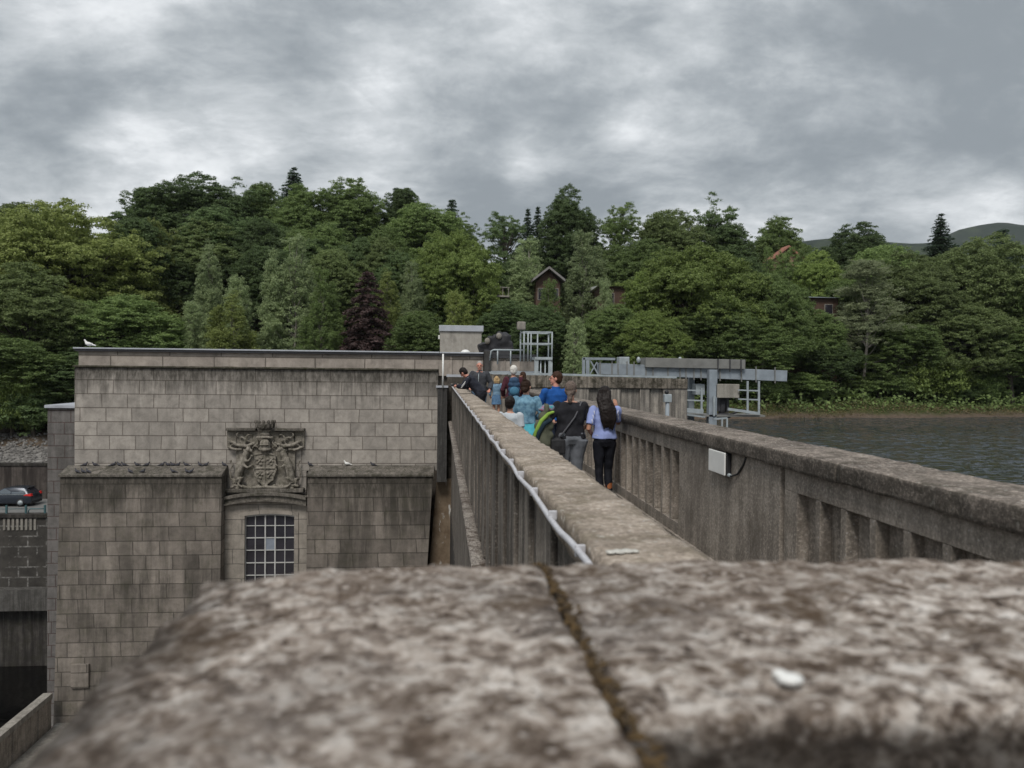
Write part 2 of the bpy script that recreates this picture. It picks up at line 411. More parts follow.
M['galv'] = plain('galvanised_steel', (.35, .39, .41), .5, .15, .2, 4)
M['bluegrey'] = plain('blue_grey_paint', (.25, .285, .32), .55, 0, .2, 3)
M['bluegrey_d'] = plain('weathered_grey_deck', (.19, .19, .18), .7, 0, .2, 3)
M['white'] = plain('white_paint', (.75, .75, .73), .5, 0, .06)
M['cable'] = plain('grey_white_cable', (.50, .50, .53), .5, 0, .2, 40)
M['black'] = plain('black_rubber', (.02, .02, .022), .6)
M['glass'] = plain('dark_glass', (.028, .026, .034), .12, 0, .3, 2, spec=.5)
M['pane_pale'] = plain('pale_blind', (.22, .25, .30), .5)
M['teal'] = plain('teal_rail_paint', (.05, .11, .12), .5)

# ---------------------------------------------------------------- ground
def smooth(a, b, x):
    t = max(0, min(1, (x-a)/(b-a))); return t*t*(3-2*t)
def piece(x, pts):
    for (a, va), (b, vb) in zip(pts, pts[1:]):
        if x <= b: return va+(vb-va)*max(0, (x-a))/(b-a)
    return pts[-1][1]
def shore(x): return 77+.20*max(-5, x-20)
def ground_z(x, y):
    if y < 61.6: L = -24
    elif y < 71.4: L = -9.35
    else: L = piece(y, [(71.4, -6.6), (78, -4.2), (90, -1), (105, 4), (122, 12), (160, 20), (400, 30), (4000, 36)])
    d = y-shore(x)
    Rr = piece(d, [(-60, -24), (-8, -4.6), (0, -2.75), (2.0, -2.2), (7, -1.5), (16, -.6), (28, 3), (44, 10.5), (84, 19), (320, 30), (4000, 36)])
    if d < 0 and y < 20: Rr = -24
    k = smooth(-8, 4, x)
    z = L*(1-k)+Rr*k
    if y > 76: z += 1.1*noise.noise(Vector((x*.06, y*.06, 0)))+.35*noise.noise(Vector((x*.3, y*.3, 3)))
    return z
def make_ground():
    xs = [-3500, -1800, -900, -500, -300, -200]+[-150+2*i for i in range(176)]+[220, 280, 360, 500, 900, 1800, 3500]
    ys = [-900, -300, -100, -50, 0, 20, 40, 55, 61.59, 61.61, 63, 67, 71.38, 71.42]+[72+1.5*i for i in range(80)]+[200, 220, 260, 320, 400, 600, 900, 1400, 2200, 4000]
    v = [(x, y, ground_z(x, y)) for y in ys for x in xs]; n = len(xs)
    f = [(j*n+i, j*n+i+1, (j+1)*n+i+1, (j+1)*n+i) for j in range(len(ys)-1) for i in range(n-1)]
    n_ = NT('woodland_ground'); vv = n_.coord()
    c = n_.ramp(n_.noise(vv, .5, 8, .7), [(.3, (.018, .022, .009)), (.5, (.04, .055, .016)), (.65, (.075, .075, .03)), (.8, (.12, .10, .055))])
    sp = n_.n('ShaderNodeSeparateXYZ'); n_.l(vv, sp.inputs[0])
    wob = n_.math('MULTIPLY', n_.noise(vv, .4, 4, .6), 1.2)
    hz = n_.math('ADD', sp.outputs[2], wob)
    lo = n_.ramp(n_.math('MULTIPLY', n_.math('ADD', hz, 4), .25), [(.50, 1), (.62, 0)])
    gr = n_.ramp(n_.noise(vv, 3.5, 6, .75), [(.3, (.055, .042, .032)), (.6, (.13, .10, .075)), (.75, (.20, .17, .14))])
    c = n_.mix(lo, c, gr)
    m = n_.fin(c, .95, n_.bump(n_.noise(vv, 2.5, 6, .7), .8, .15), .1)
    b = MB(); b.add(v, f, 0, True); o = b.build('ground', m, fix=False); tag(o, kind='structure')
make_ground()

def flat(name, x0, x1, y0, y1, z, mat, kind='structure'):
    b = MB(); b.add([(x0, y0, z), (x1, y0, z), (x1, y1, z), (x0, y1, z)], [(0, 1, 2, 3)]); o = b.build(name, mat, fix=False); return tag(o, kind=kind)
def water(name, c, sc, slope, stretch=(1, 1, 1), rough=.07):
    """small waves: the normal itself wobbles, fine chop riding on wider patches"""
    n = NT(name); v = n.coord(scale=stretch)
    def nz(scale, det):
        o = n.n('ShaderNodeTexNoise'); n.l(v, o.inputs['Vector']); o.inputs['Scale'].default_value = scale; o.inputs['Detail'].default_value = det; o.inputs['Roughness'].default_value = .65
        return o.outputs['Color']
    def sub(col, k):
        a = n.n('ShaderNodeVectorMath', operation='SUBTRACT'); n.l(col, a.inputs[0]); a.inputs[1].default_value = (.5, .5, .5)
        m = n.n('ShaderNodeVectorMath', operation='MULTIPLY'); n.l(a.outputs[0], m.inputs[0]); m.inputs[1].default_value = (k, k, 0); return m.outputs[0]
    patch = n.ramp(n.noise(v, sc*.05, 4, .6), [(.38, .55), (.62, 1.25)])
    ad = n.n('ShaderNodeVectorMath', operation='ADD'); n.l(sub(nz(sc, 5), slope), ad.inputs[0]); n.l(sub(nz(sc*3.1, 3), slope*.7), ad.inputs[1])
    ml = n.n('ShaderNodeVectorMath', operation='SCALE'); n.l(ad.outputs[0], ml.inputs[0]); n.l(patch, ml.inputs['Scale'])
    up = n.n('ShaderNodeVectorMath', operation='ADD'); n.l(ml.outputs[0], up.inputs[0]); up.inputs[1].default_value = (0, 0, 1)
    nm = n.n('ShaderNodeVectorMath', operation='NORMALIZE'); n.l(up.outputs[0], nm.inputs[0])
    m = n.fin(c, rough, nm.outputs[0], .5); n.b.inputs['IOR'].default_value = 1.4
    return m
RES_Z, RIV_Z = -2.75, -20.0
flat('reservoir_water', 3.2, 900, -60, 340, RES_Z, water('reservoir_water_mat', (.030, .038, .046), .9, 2.2, (1, 1.7, 1), .06))
flat('river_water', -400, .5, -60, 61.6, RIV_Z, water('river_water_mat', (.004, .004, .004), .5, .3))
cp = NT('car_park_asphalt'); cpv = cp.coord()
flat('car_park', -150, -8, 62.0, 71.0, -9.346, cp.fin(cp.ramp(cp.noise(cpv, 2, 7, .65), [(.3, (.13, .13, .128)), (.7, (.19, .188, .182))]), .9))

# far hills (real ridges more than a kilometre off)
def far_hill(pts, Y, depth, seed, mat):
    xs = []; b = MB(); rows = []
    P = [at(px, py, Y) for px, py in pts]
    n = 90; x0, x1 = P[0].x, P[-1].x
    cols = [x0+(x1-x0)*i/n for i in range(n+1)]
    def hgt(x):
        return piece(x, [(p.x, p.z) for p in P])
    K = 14
    for j in range(K+1):
        t = j/K*2-1            # -1 foot facing us, 0 crest, 1 far foot
        for x in cols:
            h = hgt(x)*(1-abs(t)**1.5)+ (14*noise.noise(Vector((x*.004, t*2, seed)))+3*noise.noise(Vector((x*.03, t*9, seed))))*(1-abs(t))
            rows.append((x, Y+t*depth, h-8))
    b.add(rows, [(j*(n+1)+i, j*(n+1)+i+1, (j+1)*(n+1)+i+1, (j+1)*(n+1)+i) for j in range(K) for i in range(n)], 0, True)
    return tag(b.build('hills', mat, fix=False), kind='structure')
hm = NT('heather_and_forest'); hv = hm.coord()
HM = hm.fin(hm.mix(hm.ramp(hm.noise(hv, .012, 5, .6), [(.50, 0), (.62, 1)]), hm.ramp(hm.noise(hv, .09, 6, .8), [(.3, (.008, .016, .011)), (.7, (.020, .034, .021))]), (.034, .048, .027)), .95, spec=.1)
far_hill([(560, 300), (700, 262), (790, 238), (815, 234), (860, 236), (905, 239), (930, 237), (1000, 240), (1100, 236), (1400, 260), (1700, 300)], 1500, 500, 1, HM)
far_hill([(900, 262), (935, 238), (960, 227), (985, 222), (1003, 220), (1024, 223), (1060, 219), (1140, 226), (1400, 250), (1700, 290)], 2600, 400, 5, HM)
# ---------------------------------------------------------------- the foreground wall top the camera looks over
def fg_mat():
    n = NT('lichened_granite'); v = n.coord()
    a = n.noise(v, 25, 7, .66, .2)
    col = n.ramp(a, [(.34, (.042, .030, .023)), (.43, (.16, .125, .10)), (.50, (.37, .315, .272)), (.56, (.58, .52, .465)), (.65, (.80, .75, .70))])
    pk = n.noise(n.coord(loc=(5, 5, 5)), 3.2, 5, .6)
    col = n.mix(n.math('MULTIPLY', n.ramp(pk, [(.45, 0), (.62, 1)]), .3), col, (.42, .35, .30))
    b = n.noise(n.coord(loc=(2, 7, 4)), 48, 5, .7)
    col = n.mix(n.math('MULTIPLY', n.ramp(b, [(.36, 1), (.46, 0)]), .9), col, (.045, .028, .02))
    col = n.mix(n.math('MULTIPLY', n.ramp(b, [(.58, 0), (.7, 1)]), .8), col, (.62, .56, .52))
    zn = n.noise(n.coord(loc=(5, 8, 2)), 2.6, 5, .65)
    col = n.mix(n.math('MULTIPLY', n.ramp(zn, [(.42, 1), (.60, 0)]), .62), col, n.mix(.7, col, (.13, .095, .07), 'MIX'))
    gy = n.noise(n.coord(loc=(8, 1, 1)), 1.7, 4, .6)
    col = n.mix(n.math('MULTIPLY', n.ramp(gy, [(.5, 0), (.62, 1)]), .35), col, (.15, .14, .135))
    sp = n.voro(n.coord(loc=(1, 1, 1)), 42)
    col = n.mix(n.math('MULTIPLY', n.ramp(sp, [(.14, 1), (.26, 0)]), .6), col, (.66, .60, .55))
    mo = n.noise(n.coord(loc=(3, 3, 9)), 6, 7, .7)
    col = n.mix(n.math('MULTIPLY', n.ramp(mo, [(.54, 0), (.61, 1)]), .7), col, (.085, .055, .032))
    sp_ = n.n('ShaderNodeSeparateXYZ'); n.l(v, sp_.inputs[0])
    shade_z = n.math('ADD', sp_.outputs[2], n.math('MULTIPLY', n.noise(v, 14, 5, .7), .05))
    lo = n.n('ShaderNodeMapRange'); n.l(shade_z, lo.inputs[0]); lo.inputs[1].default_value = .285; lo.inputs[2].default_value = .255
    col = n.mix(n.math('MULTIPLY', lo.outputs[0], .8), col, (.035, .03, .026))  # stone sides darkened below the top edge: occlusion shade put into the colour
    return n.fin(col, .95, n.bump(n.math('ADD', a, n.math('MULTIPLY', b, .5)), 1.0, .02), .15)
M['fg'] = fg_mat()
ZT = 1.49
fw = empty('stone_parapet', (0, 1.2, 1.22), 'rough lichen covered stone parapet nearest to the camera, crossing the bottom of the view', 'parapet')
me = rough_block(-.43, .190, -.1, 1.50, 1.25, ZT, .010, .006, 11, 3, .016, .010, chips=.012)
for v in me.vertices:      # worn left-hand edge, lower and ragged
    e = max(0, -.22-v.co.x); v.co.z -= .10*e*(1+noise.noise(v.co*9))+ (.05*e)
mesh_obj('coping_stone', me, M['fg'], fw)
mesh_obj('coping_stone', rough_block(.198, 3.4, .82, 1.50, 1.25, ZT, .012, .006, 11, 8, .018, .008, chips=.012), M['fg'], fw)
MB().box(-.38, 3.4, .9, 1.44, -24, 1.25).box(-.38, .15, -.1, .9, -24, 1.25).build('wall', M['wall_out'], fw)
mo = NT('brown_moss'); mv = mo.coord(); mo.fin(mo.ramp(mo.noise(mv, 60, 5, .7), [(.3, (.03, .022, .014)), (.7, (.12, .075, .03))]), 1)
b = MB(); rnd = random.Random(4)
for i in range(420):
    y = .62+.88*rnd.random()**1.2; x = .196+.004*math.sin(y*11)+rnd.gauss(0, .0075); r = .0015+.0038*rnd.random()
    b.ell((x, y, ZT-.004-.5*max(0, .006-abs(x-.196))+.006*noise.noise(Vector((x*9, y*9, 0)))), (r, r*1.3, r*.6), nu=7, nv=5)
tag(b.build('moss', mo.m), 'brown moss growing in the crack between the two nearest coping stones', 'moss', kind='stuff')
_d = ray(790, 684); _q = EYE+_d*((ZT-EYE.z)/_d.z); b = MB(); b.ell((_q.x, _q.y, ZT+.006), (.017, .015, .006), nu=7, nv=5); b.ell((_q.x-.009, _q.y+.008, ZT+.009), (.010, .009, .005), nu=6, nv=4)
tag(b.build('stone_chip', M['white']), 'small white chip lying on the right foreground coping stone', 'stone chip')
MB_ = MB(); MB_.box(-.6, 4, -4, .7, -.3, .25); o = MB_.build('viewing_terrace', M['floor']); tag(o, kind='structure')

# ---------------------------------------------------------------- the dam: walkway between two parapets
dam = empty('dam', (1.8, 20, -24), 'grey concrete dam body carrying the visitors walkway over the water', 'dam')
MB().box(.63, 3.02, 1.52, 38, -24, -.302).build('dam_body', M['wall_out'], dam)
b = MB(); b.box(.82, 2.74, 1.45, 17.6, -.3, 0); tag(b.build('walkway', M['floor']), kind='structure')
b = MB(); b.box(.82, 2.74, 17.6, 38, -.3, .30); b.box(.82, 2.74, 17.3, 17.6, 0, .15); tag(b.build('raised_walkway', M['floor']), kind='structure')

lw = empty('parapet_wall', (.68, 20, 0), 'long left parapet wall of the walkway with a broad pale mossy coping and a white cable on its side', 'parapet')
y = 1.52; k = 0
for y1 in (5.2, 9.1, 13.0, 17, 21.1, 25.2, 29.3, 33.5, 37.9):
    cell = .035 if y < 9 else (.06 if y < 18 else .12)
    mesh_obj('coping', rough_block(.51, .86, y, y1-.006, 1.13, 1.27, cell, .008, 5, k, .018, .010, chips=.012), M['coping'], lw); y = y1; k += 1
b = MB(); b.box(.60, .82, 1.5, 37.9, -4.8, 1.13)
for i in range(36):     # shallow board-marked piers on the outer face
    y = 2.0+i*1.0
    b.box(.565, .603, y, y+.62, -.5, 1.127)
b.box(.575, .60, 1.5, 37.9, -4.8, -.62)
b.build('wall_panel', M['wall_out'], lw, bevel=.008)
lm = concrete('guano_stained_ledge', (.30, .27, .235), (.06, .04, .03), (.50, .46, .42), streak=.3, speck=.9, sc=2.2, moss=((.05, .03, .02), .8), lichen=.5)
mesh_obj('string_course', rough_block(.40, .60, 1.5, 37.9, -.62, -.5, .09, .012, 5, 2, .02, .01), lm, lw)
MB().box(.54, .82, 1.5, 37.9, -12, -4.8).build('wall_foot', M['dark_stone'], lw)

# cable clipped along the left face
pts = []; n = 260; rnd = random.Random(2)
cab = empty('conduit', (.5, 12, 1.2), 'sagging white cable conduit clipped along the outer side of the left coping', 'conduit')
for i in range(n+1):
    y = 1.55+34*(i/n)**1.5
    sag = .016*math.sin(y*math.pi/1.35)**2
    pts.append((.478+.005*noise.noise(Vector((0, y*2.1, 0))), y, 1.235-sag+.008*noise.noise(Vector((0, y*3, 5)))))
MB().tube(pts, .0125, 8).build('cable', M['cable'], cab)
y = 2.05
while y < 30:
    MB().box(.470, .508, y-.007, y+.007, 1.212, 1.254).build('clip', M['cable'], cab, bevel=.004); y += .68 if y < 12 else 1.36

def Yw(px, X=2.66): return X/at(px, 450, 1.0).x
YG, YR, YF = Yw(783), Yw(798), Yw(679.5)
rw = empty('parapet_wall', (2.85, 15, 0), 'right parapet wall of the walkway with dark coping and rows of upright recesses', 'parapet')
y = 1.52
for k, y1 in enumerate((3.05, 5.05, 9.3, 13.3, 17.3, 21.6, 27.5)):
    cell = .03 if y < 9 else (.06 if y < 17 else .12)
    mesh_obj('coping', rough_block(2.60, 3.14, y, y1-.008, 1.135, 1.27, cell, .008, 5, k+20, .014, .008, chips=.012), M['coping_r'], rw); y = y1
b = MB(); b.box(2.748, 3.04, 1.5, 27.5, -.3, 1.135)
b.box(2.66, 2.755, 1.5, YG-.04, .965, 1.135); b.box(2.66, 2.755, 1.5, YG-.04, -.3, .16)
b.box(2.66, 2.755, YR, YG-.04, .16, .965)
yy = YR-.285
while yy > 1.6:
    b.box(2.662, 2.755, yy-.075, yy, .16, .965); yy -= .36
b.build('recessed_panel', M['wall'], rw, bevel=.006)
MB().box(2.655, 2.755, YG+.03, YF-.005, -.3, 1.135).build('plain_panel', M['wall'], rw, bevel=.008)
b = MB(); b.box(2.66, 2.755, YF, 27.5, .975, 1.135); b.box(2.66, 2.755, YF, 27.5, -.3, .18)
yy = YF+.285; i = 0
while yy < 27.2:
    b.box(2.662, 2.755, yy, yy+.085, .18, .975); yy += .37; i += 1
b.build('recessed_panel', M['wall'], rw, bevel=.006)
MB().box(2.625, 2.66, 6.0, 27.5, -.3, .05).build('skirting', M['wall'], rw, bevel=.006)
MB().box(3.04, 3.3, 1.5, 27.5, -24, .6).build('water_face', M['wall_out'], rw)

# box on the right parapet
bx = empty('lamp_box', (2.62, Yw(717, 2.59), .85), 'white fronted flat box with black case fixed to the right parapet wall', 'wall light')
y0, y1 = Yw(725, 2.59), Yw(709, 2.59)
b = MB(); b.box(2.605, 2.655, y0, y1, .925, 1.127); b.build('case', M['black'], bx, bevel=.012)
b = MB(); b.box(2.588, 2.604, y0+.005, y1+.01, .92, 1.13); b.build('cover', M['white'], bx, bevel=.02)
MB().tube([(2.63, y0+.01, .93), (2.63, y0-.06, .925), (2.64, y0-.18, .96), (2.65, y0-.30, 1.06), (2.65, y0-.36, 1.14)], .009, 8).build('cable', M['black'], bx)
MB().tube([(2.63, y0+.02, .93), (2.63, y0-.04, .928)], .018, 8).build('gland', M['galv'], bx)

# ---------------------------------------------------------------- power station facade
FY = 38.0
ph = empty('power_station', (at(250, 400, FY).x, FY, -24), 'large pale granite power station block with carved arms and tall window', 'building')
def fx(px, Y=FY, py=400): return at(px, py, Y).x
def fz(py, px=260, Y=FY): return at(px, py, Y).z
xl, xr = fx(74.5), fx(438); zt = fz(350.2, 310); zs = fz(369.8, 310); zl = fz(464.5); zlo = fz(474)
b = MB(); b.box(xl, xr, FY, 62, zl-.3, zs)
b.box(fx(222), fx(307), FY, FY+2, -24, zl-.3); b.build('upper_wall', M['ash_hi'], ph, bevel=.02)
b = MB(); b.box(xl+.12, xr+.02, FY+.12, FY+.6, zs+.09, zt-.17); b.build('parapet_band', M['ash_band'], ph, bevel=.015)
me = rough_block(xl-.06, xr, FY-.10, FY+.3, zs-.0, zs+.10, .12, .02, 2, 1, .02); mesh_obj('string_course', me, M['string'], ph)
MB().box(xl+.0, xr+.05, FY-.02, FY+.66, zt-.17, zt-.07).build('gutter', M['dark_metal'], ph, bevel=.01)
MB().box(xl-.05, xr+.05, FY-.08, FY+.7, zt-.066, zt+.0).build('capping', M['metal_cap'], ph, bevel=.012)
MB().box(xl+.6, fx(536), FY+.7, 61, 1.2, 2.05).build('roof_deck', M['floor'], ph)
# lower block
LY = 37.05
lxl, lx1 = at(60, 480, LY).x, at(222, 480, LY).x
rx0, rx1 = at(307.5, 480, LY).x, at(433, 480, LY).x
b = MB(); b.hexa([(lxl-.12, LY-.9, -24), (lx1, LY-.9, -24), (lx1, 60, -24), (lxl-.12, 60, -24)], [(lxl, LY, zlo), (lx1, LY, zlo), (lx1, 60, zlo), (lxl, 60, zlo)])
b.build('lower_wall', M['ash_lo'], ph, bevel=.03)
b = MB(); b.hexa([(rx0, LY-.9, -24), (rx1-1.1, LY-.9, -24), (rx1-1.1, FY+.4, -24), (rx0, FY+.4, -24)], [(rx0, LY, zlo), (rx1, LY, zlo), (rx1, FY+.4, zlo), (rx0, FY+.4, zlo)])
b.build('lower_wall', M['ash_lo'], ph, bevel=.03)
for a0, a1, q in ((lxl-.05, lx1+.02, 1), (rx0-.02, rx1+.04, 0)):
    zz = fz(466.5); b = MB()
    b.prism_x([(LY-.09, zlo), (LY-.09, zlo+.10), (FY-.06, zz+.06), (FY, zz+.06), (FY, zlo)], a0, a1); b.build('weathered_ledge', M['ledge'], ph, bevel=.015)
# window bay
bl, br_ = at(223, 520, 37.6).x, at(307, 520, 37.6).x
wl, wr = at(245, 540, 37.6).x, at(294.5, 540, 37.6).x
wt = at(270, 513.5, 37.6).z; wb = at(270, 640, 37.6).z
ztb = at(270, 497, 37.6).z
b = MB(); b.box(bl, wl-.18, 37.55, FY, -24, ztb).box(wr+.18, br_, 37.55, FY, -24, ztb).box(wl-.18, wr+.18, 37.55, FY, -24, wb)
N = 12; cx = (wl+wr)/2; hw = (wr-wl)/2
def arch(x, rise, top): return top-rise*((x-cx)/hw)**2
for i in range(N):
    xa, xb = wl-.18+(wr-wl+.36)*i/N, wl-.18+(wr-wl+.36)*(i+1)/N
    b.prism([(xa, arch(xa, .09, wt+.16)), (xb, arch(xb, .09, wt+.16)), (xb, ztb), (xa, ztb)], 37.552, FY)
b.build('window_bay', M['ash_bay'], ph)
win = MB(); win.box(wl-.18, wl, 37.5, FY, wb, wt-.1).box(wr, wr+.18, 37.5, FY, wb, wt-.1)
for i in range(N):
    xa, xb = wl-.18+(wr-wl+.36)*i/N, wl-.18+(wr-wl+.36)*(i+1)/N
    win.prism([(xa, arch(xa, .09, wt)), (xb, arch(xb, .09, wt)), (xb, arch(xb, .09, wt+.17)), (xa, arch(xa, .09, wt+.17))], 37.5, FY-.02)
wn = win.build('window', M['ash_bay'], ph)
g = MB(); 
for t, w in ((0, .06), (.2, .03), (.4, .055), (.6, .055), (.8, .03), (1, .06)):
    x = wl+(wr-wl)*t; g.box(x-w/2, x+w/2, 37.66, 37.74, wb, arch(x, .09, wt)+.01)
zz = [at(270, p, 37.6).z for p in (526, 538, 550.5, 563, 575.5, 588, 600.5, 613, 626)]
for i, z in enumerate(zz): g.box(wl, wr, 37.665, 37.735, z-(.012 if i % 2 == 0 else .022), z+.016)
for i in range(N):
    xa, xb = wl+(wr-wl)*i/N, wl+(wr-wl)*(i+1)/N
    g.prism([(xa, arch(xa, .09, wt)-.09), (xb, arch(xb, .09, wt)-.09), (xb, arch(xb, .09, wt)), (xa, arch(xa, .09, wt))], 37.655, 37.745)
g.build('glazing_bars', plain('window_paint', (.5, .5, .49), .5), wn)
MB().box(wl, wr, 37.72, 37.73, wb, wt).build('pane', M['glass'], wn)
MB().box(wl+(wr-wl)*.4, wl+(wr-wl)*.6, 37.70, 37.715, zz[2], zz[1]).build('pale_pane', M['pane_pale'], wn)
# curved hood moulding over the window
hb = MB(); hcx = (bl+br_)/2; hhw = (br_-bl)/2
z0h = at(270, 501, 37.4).z
def hz(x): return -.22*((x-hcx)/hhw)**2
N2 = 18
for i in range(N2):
    xa, xb = bl+(br_-bl)*i/N2, bl+(br_-bl)*(i+1)/N2
    for dz, dy, th in ((0, .45, .07), (.07, .30, .20), (.27, .40, .12)):
        hb.prism([(xa, z0h+hz(xa)+dz), (xb, z0h+hz(xb)+dz), (xb, z0h+hz(xb)+dz+th), (xa, z0h+hz(xa)+dz+th)], 37.7-dy, FY-.01)
hb.build('hood_moulding', M['ledge'], ph)
# carved panel is made later (arms)
ARMS = (fx(228), fx(305), fz(491), fz(420))
# narrow dark pier, downpipe and stained recess by the walkway
dk = concrete('dark_pier', (.09, .088, .085), (.05, .048, .047), (.15, .145, .14), streak=.6, speck=.2)
b = MB(); b.box(fx(437.5), fx(447), 37.2, FY+.3, fz(480), fz(386)); b.build('dark_pier', dk, ph)
MB().box(fx(436), fx(448), 37.15, FY+.3, fz(386)+.004, fz(384)).build('pier_cap', M['metal_cap'], ph, bevel=.01)
st_ = NT('brown_stained_render'); sv = st_.coord()
cc = st_.ramp(st_.noise(sv, 1.1, 6, .7), [(.35, (.12, .085, .055)), (.6, (.22, .17, .12)), (.8, (.30, .26, .21))])
cc = st_.mix(st_.math('MULTIPLY', st_.ramp(st_.noise(st_.coord(scale=(3, 3, 1)), 1.6, 5, .6), [(.6, 0), (.66, 1)]), .8), cc, (.5, .5, .48))
st_.fin(cc, .9)
b = MB(); b.hexa([(fx(421), FY-.5, fz(690)), (fx(470), FY-.5, fz(690)), (fx(470), FY+.4, fz(690)), (fx(421), FY+.4, fz(690))], [(fx(437.5), FY-.1, fz(479)), (fx(470), FY-.1, fz(479)), (fx(470), FY+.4, fz(479)), (fx(437.5), FY+.4, fz(479))])
b.build('stained_recess', st_.m, ph)
MB().box(fx(447), fx(540), FY+.1, FY+.8, -4, fz(375)).box(fx(438), fx(447), FY+.31, FY+.8, -4, zs).build('end_wall', M['ash_lo'], ph)
MB().tube([(fx(442.6), 37.1, fz(386)), (fx(442.6), 37.1, fz(352))], .04, 8).build('pole', M['white'], ph)
# parapet continues to the right of the pier
b = MB(); z0 = fz(376, 460); z1 = fz(356.5, 490)
b.box(fx(438)+.02, fx(483), FY+.12, FY+.6, z0, z1); b.box(fx(449.5), fx(452), FY+.06, FY+.5, z0, z1)
b.box(fx(490), fx(535), FY+.14, FY+.6, z0, fz(358.5, 520))
for p in (504, 518.5, 528): b.box(fx(p), fx(p+1.4), FY+.09, FY+.5, z0, fz(358.5, 520)-.01)
b.build('parapet_band', M['ash_band'], ph, bevel=.01)
MB().box(fx(438)+.05, fx(483), FY-.02, FY+.66, z1+.003, z1+.12).box(fx(490), fx(535.5), FY+.02, FY+.64, fz(358.5, 520)+.003, fz(354.5, 520)).build('gutter', M['dark_metal'], ph, bevel=.01)
MB().box(fx(438)+.06, fx(483), FY-.08, FY+.7, z1+.124, z1+.19).build('capping', M['metal_cap'], ph, bevel=.01)
MB().box(fx(483.5), fx(490), FY-.12, FY+.7, -2, fz(351, 487)).build('dark_pilaster', dk, ph, bevel=.02)
b = MB(); b.prism_x([(36.6, fz(375.5, 510)), (FY+.1, fz(371, 510)), (FY+.1, fz(378, 510))], fx(490), fx(541)); b.build('lead_roof', M['bluegrey'], ph)
MB().box(fx(446), fx(541), 36.5, 36.58, fz(377.5, 510, 36.5), fz(375, 510, 36.5)).build('roof_edge', M['metal_cap'], ph)
# small pale date stone low on the block
MB().box(at(69, 670, 36.4).x, at(87, 670, 36.4).x, LY-.505, LY-.2, at(70, 690, 36.4).z, at(70, 666, 36.4).z).build('stone_plate', M['ash_lo'], ph, bevel=.02)

# wing on the left, further back
wg = empty('side_wing', (fx(40, 44), 44, -24), 'lower grey stone wing behind the left corner of the power station', 'building')
wx0 = at(47.5, 450, 44).x; wzt = at(58, 408, 44).z
MB().box(wx0, wx0+8, 44, 60, -24, wzt).build('wall', M['ash_wing'], wg)
MB().box(wx0-.1, wx0+8, 43.85, 60, wzt+.003, wzt+.16).build('capping', M['metal_cap'], wg, bevel=.01)

# roof-top things
shX0, shX1 = at(440, 345, 44).x, at(481.5, 345, 44).x
sh = empty('rooftop_hut', ((shX0+shX1)/2, 45, 2.05), 'small pale concrete hut with flat grey roof on the power station roof', 'hut')
MB().box(shX0, shX1, 44, 46.6, 2.05, at(460, 331.5, 44).z).build('wall', concrete('hut_render', (.40, .375, .34), (.31, .29, .26), (.47, .45, .41), streak=.15, speck=.2), sh, bevel=.015)
MB().box(shX0-.06, shX1+.1, 43.9, 46.7, at(460, 331.5, 44).z+.003, at(460, 325.5, 44).z).build('roof', M['metal_cap'], sh, bevel=.02)
MB().box(shX0-.1, shX0-.005, 44.2, 44.4, at(440, 339, 44).z, at(440, 335, 44).z).build('wall_lamp', M['white'], sh, bevel=.02)
dv_ = empty('roof_vent', (fx(466), FY+1.5, 2.05), 'white domed roof vent in front of the rooftop hut', 'roof vent')
p = at(465.5, 353, 39.6); b = MB(); b.ell((p.x, 39.6, p.z), (.24, .24, .17)); b.build('dome', M['white'], dv_)
MB().tube([(p.x, 39.6, 2.05), (p.x, 39.6, p.z)], .16, 12).build('base', M['galv'], dv_)

# black covered machinery
bm_ = empty('covered_machine', (fx(496), 42, 2.05), 'black sheeted machinery with two pale lamps on the roof beside the hut', 'machinery')
def pt(px, py, Y): return at(px, py, Y)
b = MB()
for px, py, hw_, hh, tilt in ((487, 347, .55, .35, .2), (493, 345, .45, .5, -.3), (500, 343, .38, .72, .15), (504.5, 343.5, .30, .70, -.2), (508, 347, .25, .4, .1)):
    q = pt(px, py, 42); u = Vector((math.cos(tilt), 0, math.sin(tilt)))
    b.bar(q-u*hw_*.8, q+u*hw_*.8, .7, hh*1.3)
for px, py in ((490, 340), (499, 335), (505, 336)): q = pt(px, py, 42); b.ell(q, (.18, .3, .2), nu=8, nv=6)
mesh_obj('sheet', sculpt(b, .05, 2, .16, 2.2), plain('black_sheet', (.02, .02, .024), .6, 0, .4, 5), bm_)
for px, py in ((487.5, 341), (499, 336)):
    q = pt(px, py, 41.6); MB().ell(q, (.15, .12, .17)).build('lamp', M['pale'], bm_)
MB().box(pt(484, 350, 42).x, pt(509, 350, 42).x, 41.6, 42.4, 2.05, pt(490, 350, 42).z).build('plinth', M['dark_metal'], bm_)

